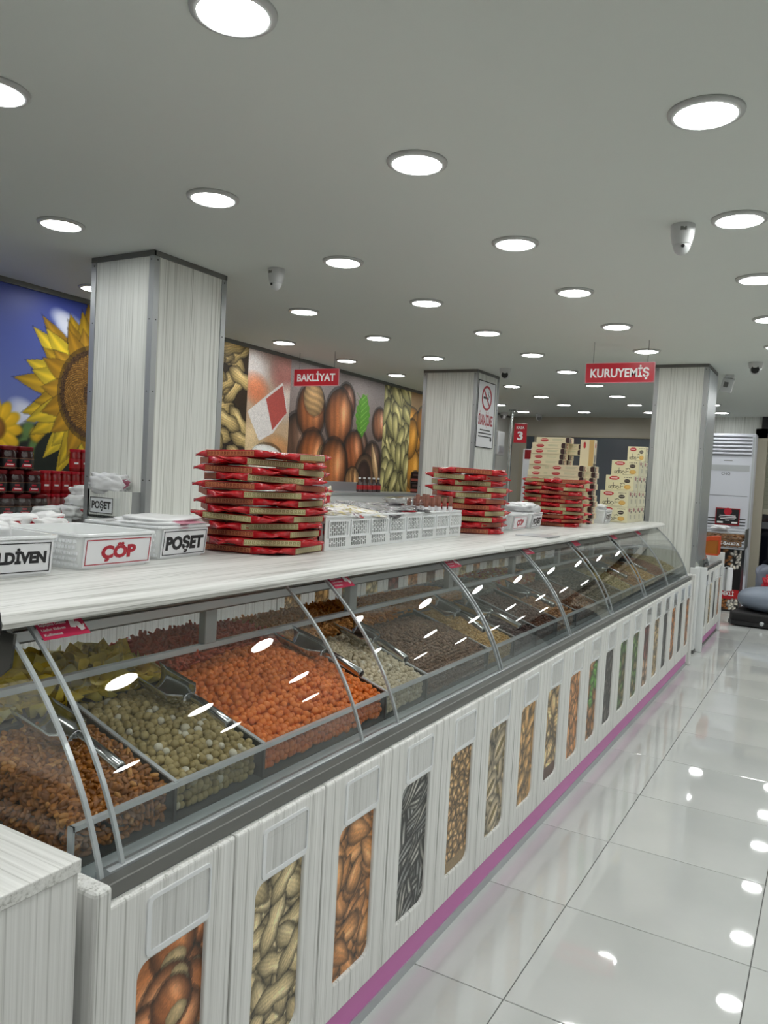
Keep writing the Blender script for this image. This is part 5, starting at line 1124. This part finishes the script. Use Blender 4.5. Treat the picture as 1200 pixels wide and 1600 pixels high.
MB().lathe([(.030, 0), (.034, .005), (.035, .02), (.035, .105), (.031, .118)], 20).build('glass_body', PASTE, j2, 'auto'); MB().lathe([(.034, .118), (.035, .120), (.035, .134), (.032, .136)], 20).build('lid', RED, j2, 'auto'); MB().lathe([(.0357, .02), (.0358, .021), (.0358, .075), (.0357, .076)], 20, cap=False).build('label', PLAB, j2, True)
MB().box(.0352, .0368, -.012, .014, .045, .056).build('white_mark', WHITEI, j2)
fst = True
for L in range(3):
    for i in range(6 if L < 2 else 2):
        lb = 'slim red paste jar, %s row from the bottom, %s along the wall shelf' % (ORD[L], ORD[i]); loc = (-4.40, 3.265+.0735*i+(.22 if L == 2 else 0), 1.119+.1485*L)
        if fst: j2.location = loc; j2['label'] = lb; j2.scale = (1, 1, 1.085); j2.rotation_euler = (0, 0, -.4); fst = False
        else: dup(j2, loc, -.4, lb)
# more goods before the hazelnut mural
sh = thing('wall_gondola', 'white wall shelf carrying small goods below the hazelnut mural', 'shelf', (-4.75, 7.6, 0)); o = (-4.75, 7.6, 0)
MB(o).box(-4.98, -4.55, 5.3, 9.9, 0, 1.27).build('base_unit', WHITEP, sh); MB(o).box(-5.0, -4.53, 5.3, 9.9, 1.27, 1.295).build('shelf_board', ALUL, sh)
MB(o).box(-4.99, -4.90, 6.5, 8.0, 1.295, 1.40).build('raised_ledge', ALUL, sh)
for i in range(5):
    b_ = thing('sauce_bottle', 'small dark bottle with red label, %s in the row below the mural' % ORD[i], 'bottle', (-4.72, 7.60+.105*i, 1.295), 0, 'small bottles below the hazelnut mural')
    MB().lathe([(.03, 0), (.034, .01), (.034, .09), (.014, .12), (.014, .15)], 14).build('glass_body', mat('bottle_dark', (70, 60, 60), .1, 0, .6), b_, 'auto'); MB().lathe([(.016, .15), (.016, .17)], 12).build('cap', FILMW, b_); MB().lathe([(.0345, .03), (.0345, .08)], 14, cap=False).build('label', PLAB, b_, True)
cj = Cv(40, 24, (36, 30, 30)); cj.rect(0, 40, 15, 21, (168, 90, 80)); cj.rect(8, 32, 4, 9, (90, 70, 70)); cg = Cv(40, 24, (130, 120, 84)); cg.rect(0, 40, 4, 9, (160, 70, 60)); cg.rect(0, 40, 14, 18, (200, 190, 150))
for i in range(2):
    for L in range(2):
        for kx in range(2):
            b_ = thing('tin_box', '%s tin, %s layer, %s of its pair under the pumpkin seed mural' % (('black and pink', 'green and red')[i], ('lower', 'upper')[L], ('near one', 'far one')[kx]), 'tin', (-4.70, 9.0+.33*i+.15*kx, 1.295+.135*L), 0, 'tins under the pumpkin seed mural')
            MB().box(-.07, .07, -.07, .07, 0, .13).build('tin_body', BLACK if i == 0 else CARD, b_, bevel=.004); grid('side_print', cj if i == 0 else cg, (.0708, -.068, .128), (0, .136, 0), (0, 0, .126), PRINT, b_); grid('front_print', cj if i == 0 else cg, (-.068, -.0708, .128), (.136, 0, 0), (0, 0, .126), PRINT, b_)

# ------------------------------------------------------------------ far end: posters, air conditioner, biscuit stand, scrubber
ps = thing('window_poster', 'red-topped white poster standing before the dark glazed partition', 'poster', (-4.5, 13.2, 1.1)); o = (-4.5, 13.2, 1.1)
MB(o).box(-4.83, -4.18, 13.19, 13.21, 1.1, 2.10).build('sheet', PAPER, ps); MB(o).box(-4.80, -4.20, 13.184, 13.19, 1.92, 2.08).build('red_header', DRED, ps); MB(o).lathe([(.11, -.006), (.11, 0)], 24, (-4.46, 13.19, 1.75), 'y').build('black_emblem', INK, ps); text('BU', .18, .09, (-4.68+4.5, -.008, .52), (1, 0, 0), (0, 0, 1), INKR, ps)
bd_ = thing('wall_box', 'pale switch box on the wall beside the checkout pole', 'box', (-5.22, 12.6, 1.9)); o = (-5.22, 12.6, 1.9)
MB(o).box(-5.12, -5.0, 12.4, 12.7, 1.95, 2.35).build('body', CAMW, bd_, bevel=.01); MB(o).box(-5.0, -4.985, 12.45, 12.65, 2.0, 2.1).build('door', ALUL, bd_)
gp = MB((-5.1, 12.2, 1.4)).box(-5.14, -5.11, 11.9, 12.3, 1.45, 1.72).build('exit_board', mat('green_board', (60, 140, 60), .5)); gp.location = (-5.1, 12.2, 1.4); tag(gp, 'small green board on the wall behind the middle pillar', 'board')
bh_ = thing('checkout_desk', 'dark checkout desk in the far corner behind the biscuit boxes', 'desk', (-3.6, 12.2, 0)); o = (-3.6, 12.2, 0)
MB(o).box(-4.3, -2.6, 12.0, 12.6, 0, 1.0).build('body', BLACKM, bh_); MB(o).box(-4.35, -2.55, 11.95, 12.65, 1.0, 1.04).build('desk_top', DSTEEL, bh_); MB(o).box(-3.75, -3.45, 12.2, 12.25, 1.1, 1.45).build('monitor', BLACK, bh_); MB(o).box(-3.63, -3.57, 12.22, 12.26, 1.04, 1.15).build('monitor_stand', BLACK, bh_)
ac = thing('air_conditioner', 'tall white floor-standing air conditioner by the entrance', 'air conditioner', (-1.42, 12.9, 0)); o = (-1.42, 12.9, 0); ACM = mat('ac_white', (210, 213, 222), .35)
X0, X1, Yf = -1.79, -1.11, 12.72; sc_ = Yf/13.0
X0, X1 = -1.755, -1.085
MB(o).box(X0, X1, Yf, 13.08, 0, 2.40).build('body', ACM, ac, bevel=.012)
MB(o).box(X0+.03, X1-.045, Yf-.002, Yf+.004, 2.065, 2.385).build('outlet_recess', mat('ac_grey', (150, 152, 158), .4), ac)
lv0 = None
for k in range(6):
    if lv0 is None: lv0 = lv = MB().prism([(-.004, 0), (-.026, -.018), (-.024, -.030), (.0, -.006)], X0+.03-o[0], X1-.045-o[0], 'x').build('louvre', ACM, ac)
    else: lv = lv0.copy(); COL.objects.link(lv)
    lv.location = (0, Yf-o[1], 2.385-.053*k)
MB(o).box(X0+.03, X1-.055, Yf-.003, Yf, 1.84, 1.93).build('display_band', ALUL, ac); MB(o).box(-1.50, -1.38, Yf-.002, Yf, 1.99, 2.0).build('maker_mark', ALUD, ac)
text('CHiQ', .12, .04, (-1.46-o[0], Yf-.002-o[1], 1.80), (1, 0, 0), (0, 0, 1), INK, ac, 'lettering', .0)
MB(o).box(X0+.01, X1-.06, Yf-.003, Yf, 1.470, 1.474).build('panel_joint', INK, ac); MB(o).box(X1-.03, X1-.008, Yf-.004, Yf, .3, 2.35).build('side_strip', ALUL, ac)
gl_ = MB(o)
for k in range(9): gl_.box(X0+.01, X1-.06, Yf-.003, Yf, 1.12-.045*k, 1.135-.045*k)
gl_.build('intake_slots', INK, ac)['kind'] = 'stuff'
cdm = thing('notice_card', 'black and red framed card on the front of the air conditioner', 'card', (-1.40, 12.70, 1.03)); o = (-1.40, 12.70, 1.03)
MB(o).box(-1.56, -1.225, 12.695, 12.712, 1.03, 1.285).build('frame', DRED, cdm, bevel=.003); MB(o).box(-1.545, -1.24, 12.690, 12.695, 1.05, 1.27).build('sheet', BLACK, cdm); MB(o).lathe([(.055, -.004), (.055, 0)], 24, (-1.39, 12.690, 1.235), 'y').build('red_oval', RED, cdm)
for z, ww in ((1.175, .22), (1.15, .24), (1.13, .20), (1.105, .06)): MB(o).box(-1.39-ww/2, -1.39+ww/2, 12.687, 12.690, z-.006, z+.004).build('print_line', WHITEI, cdm)
for x in (-1.49, -1.29): MB(o).box(x-.04, x+.04, 12.687, 12.690, 1.06, 1.085).build('print_block', WHITEI, cdm)
# biscuit (galeta) dispenser stand
gt = thing('biscuit_stand', 'black printed stand with a clear biscuit bin marked KEPEKLİ GALETA', 'stand', (-1.2, 11.0, 0)); o = (-1.2, 11.0, 0)
a0_, a1_ = -1.46, -.985
MB(o).box(a0_, a1_, 10.86, 11.2, 0, .80).build('cabinet', BLACK, gt)
cv = Cv(60, 100, (16, 14, 14)); cv.rect(0, 60, 66, 82, (176, 24, 32))
for i in range(140):
    y = RS.uniform(0, 30) if i % 2 else RS.uniform(83, 97)
    x = RS.uniform(0, 60); c = (140, 86, 40) if x < 44 else (214, 208, 196)
    cv.blob(x, y, 4, 2.4, RS.uniform(0, 3), jit(c, 25), edge=.5, hi=.2)
grid('front_print', cv, (a0_+.01-o[0], 10.858-o[1], .79), (a1_-a0_-.02, 0, 0), (0, 0, .77), PRINT, gt)
text('ÇEKİRDEKLİ', .34, .05, (-1.22-o[0], 10.855-o[1], .225), (1, 0, 0), (0, 0, 1), WHITEI, gt)
MB(o).box(a0_-.03, a1_+.02, 10.80, 11.2, .80, .815).build('bin_base', ALUL, gt)
MB(o).box(a0_-.03, a1_+.02, 10.80, 10.806, .815, 1.0).box(a0_-.03, a0_-.024, 10.80, 11.2, .815, 1.04).box(a1_+.014, a1_+.02, 10.80, 11.2, .815, 1.04).build('clear_bin', GLASS, gt)
q = MB(o).prism([(10.80, 1.0), (11.2, 1.06), (11.2, 1.066), (10.80, 1.006)], a0_-.03, a1_+.02, 'x').build('clear_lid', GLASS, gt); MB(o).box(a0_-.03, a1_+.02, 10.795, 10.803, .995, 1.005).build('lid_edge', EDGE, gt)
MB(o).box(a1_+.021, a1_+.028, 10.80, 11.2, .82, 1.06).build('side_panel', ALUD, gt)
text('KEPEKLİ GALETA', .40, .032, (-1.22-o[0], 10.797-o[1], .868), (1, 0, 0), (0, 0, 1), WHITEI, gt)
Mf['galeta'] = food_mat('brown_biscuit', (112, 72, 36), (156, 106, 58), (180, 132, 80), .5)
heap('biscuit_bits', 'brown biscuit bits filling the clear bin by the air conditioner', 'biscuits', None, Mf['galeta'], 10.815, 11.18, a1_+.01, a0_-.02, lambda tx, ty: .955+.02*ty, .034, 'oval', 0, 1, zfloor=.99, stuffname='biscuit_bits', layers=3)
Yb = []
for z in (.84, .87, .90, .93):
    for i in range(16): Yb.append((a0_+.01+i*.029, 10.823+RS.rand()*.006, z+RS.uniform(-.008, .008)))
vv, ff = ico(1, 1.2, .9, .9); Vb = np.concatenate([vv*.036+np.array(p) for p in Yb]); Fb = np.concatenate([ff+i*len(vv) for i in range(len(Yb))]); me = bpy.data.meshes.new('biscuit_front'); me.from_pydata((Vb-np.array([-1.2, 10.8, .85])).tolist(), [], Fb.tolist()); me.materials.append(Mf['galeta'])
bo = bpy.data.objects.new('biscuit_front', me); COL.objects.link(bo); bo.location = (-1.2, 10.8, .85); tag(bo, 'brown biscuits pressed against the front of the clear bin', 'biscuits', None, 'stuff')
nap = soft_bag('napkin', 'white paper napkin lying on the clear biscuit bin lid', 'napkin', (-1.28, 10.95, 1.035), (.20, .16, .05), PAPER, .3, None, 61)
# floor scrubber
fsb = thing('floor_scrubber', 'blue-grey floor scrubbing machine on a black base by the entrance', 'scrubber', (-.45, 10.2, 0)); SCM = mat('blue_grey_shell', (132, 142, 158), .35); o = (-.45, 10.2, 0)
v, f = ico(4); v = v*2; v = np.sign(v)*np.abs(v)**.75; v = v*np.array([.55, .36, .15]); v[:, 2] += np.where(v[:, 0] > 0, .05*v[:, 0], 0)
me = bpy.data.meshes.new('shell'); me.from_pydata((v+np.array([.06, 0, .285])).tolist(), [], f.tolist()); me.polygons.foreach_set('use_smooth', [True]*len(f)); me.materials.append(SCM); q = bpy.data.objects.new('shell', me); COL.objects.link(q); q.parent = fsb
MB(o).prism([(-.98, 9.86), (-.94, 9.76), (-.1, 9.74), (-.02, 9.82), (-.02, 10.5), (-.9, 10.5)], .03, .15, 'z').build('brush_deck', BLACKM, fsb, bevel=.02)
MB(o).prism([(-.99, 9.84), (-.95, 9.73), (-.1, 9.71), (-.05, 9.78), (-.93, 9.80)], .015, .06, 'z').build('squeegee', BLACK, fsb)
for x in (-.75, -.25): MB(o).lathe([(.03, -.03), (.06, -.03), (.06, .03), (.03, .03)], 20, (x, 10.25, .06), 'y').build('wheel', BLACK, fsb, 'auto')
MB(o).lathe([(.012, -.02), (.025, -.01), (.025, .01), (.012, .02)], 16, (-.63, 9.735, .055), 'y').build('roller', ALUL, fsb)
MB(o).box(-.42, .2, 9.95, 10.45, .40, .47).build('dark_cover', mat('navy_cover', (40, 44, 66), .4), fsb, bevel=.03)
MB(o).tube([(.0, 10.1, .42), (.12, 10.1, .7), (.2, 10.1, .95), (.2, 10.3, 1.0)], .02, 10).build('push_handle', BLACK, fsb, True)
soft_bag('shopping_bag', 'pale bag of red and yellow goods standing before the entrance', 'bag', (-.84, 12.6, .0), (.20, .18, .44), mat('pale_blue_bag', (120, 126, 140), .4), .2, None, 77)
soft_bag('red_sack', 'small red and yellow sack beside the floor scrubber', 'sack', (-.72, 12.2, .0), (.2, .2, .36), RED, .1, None, 79)
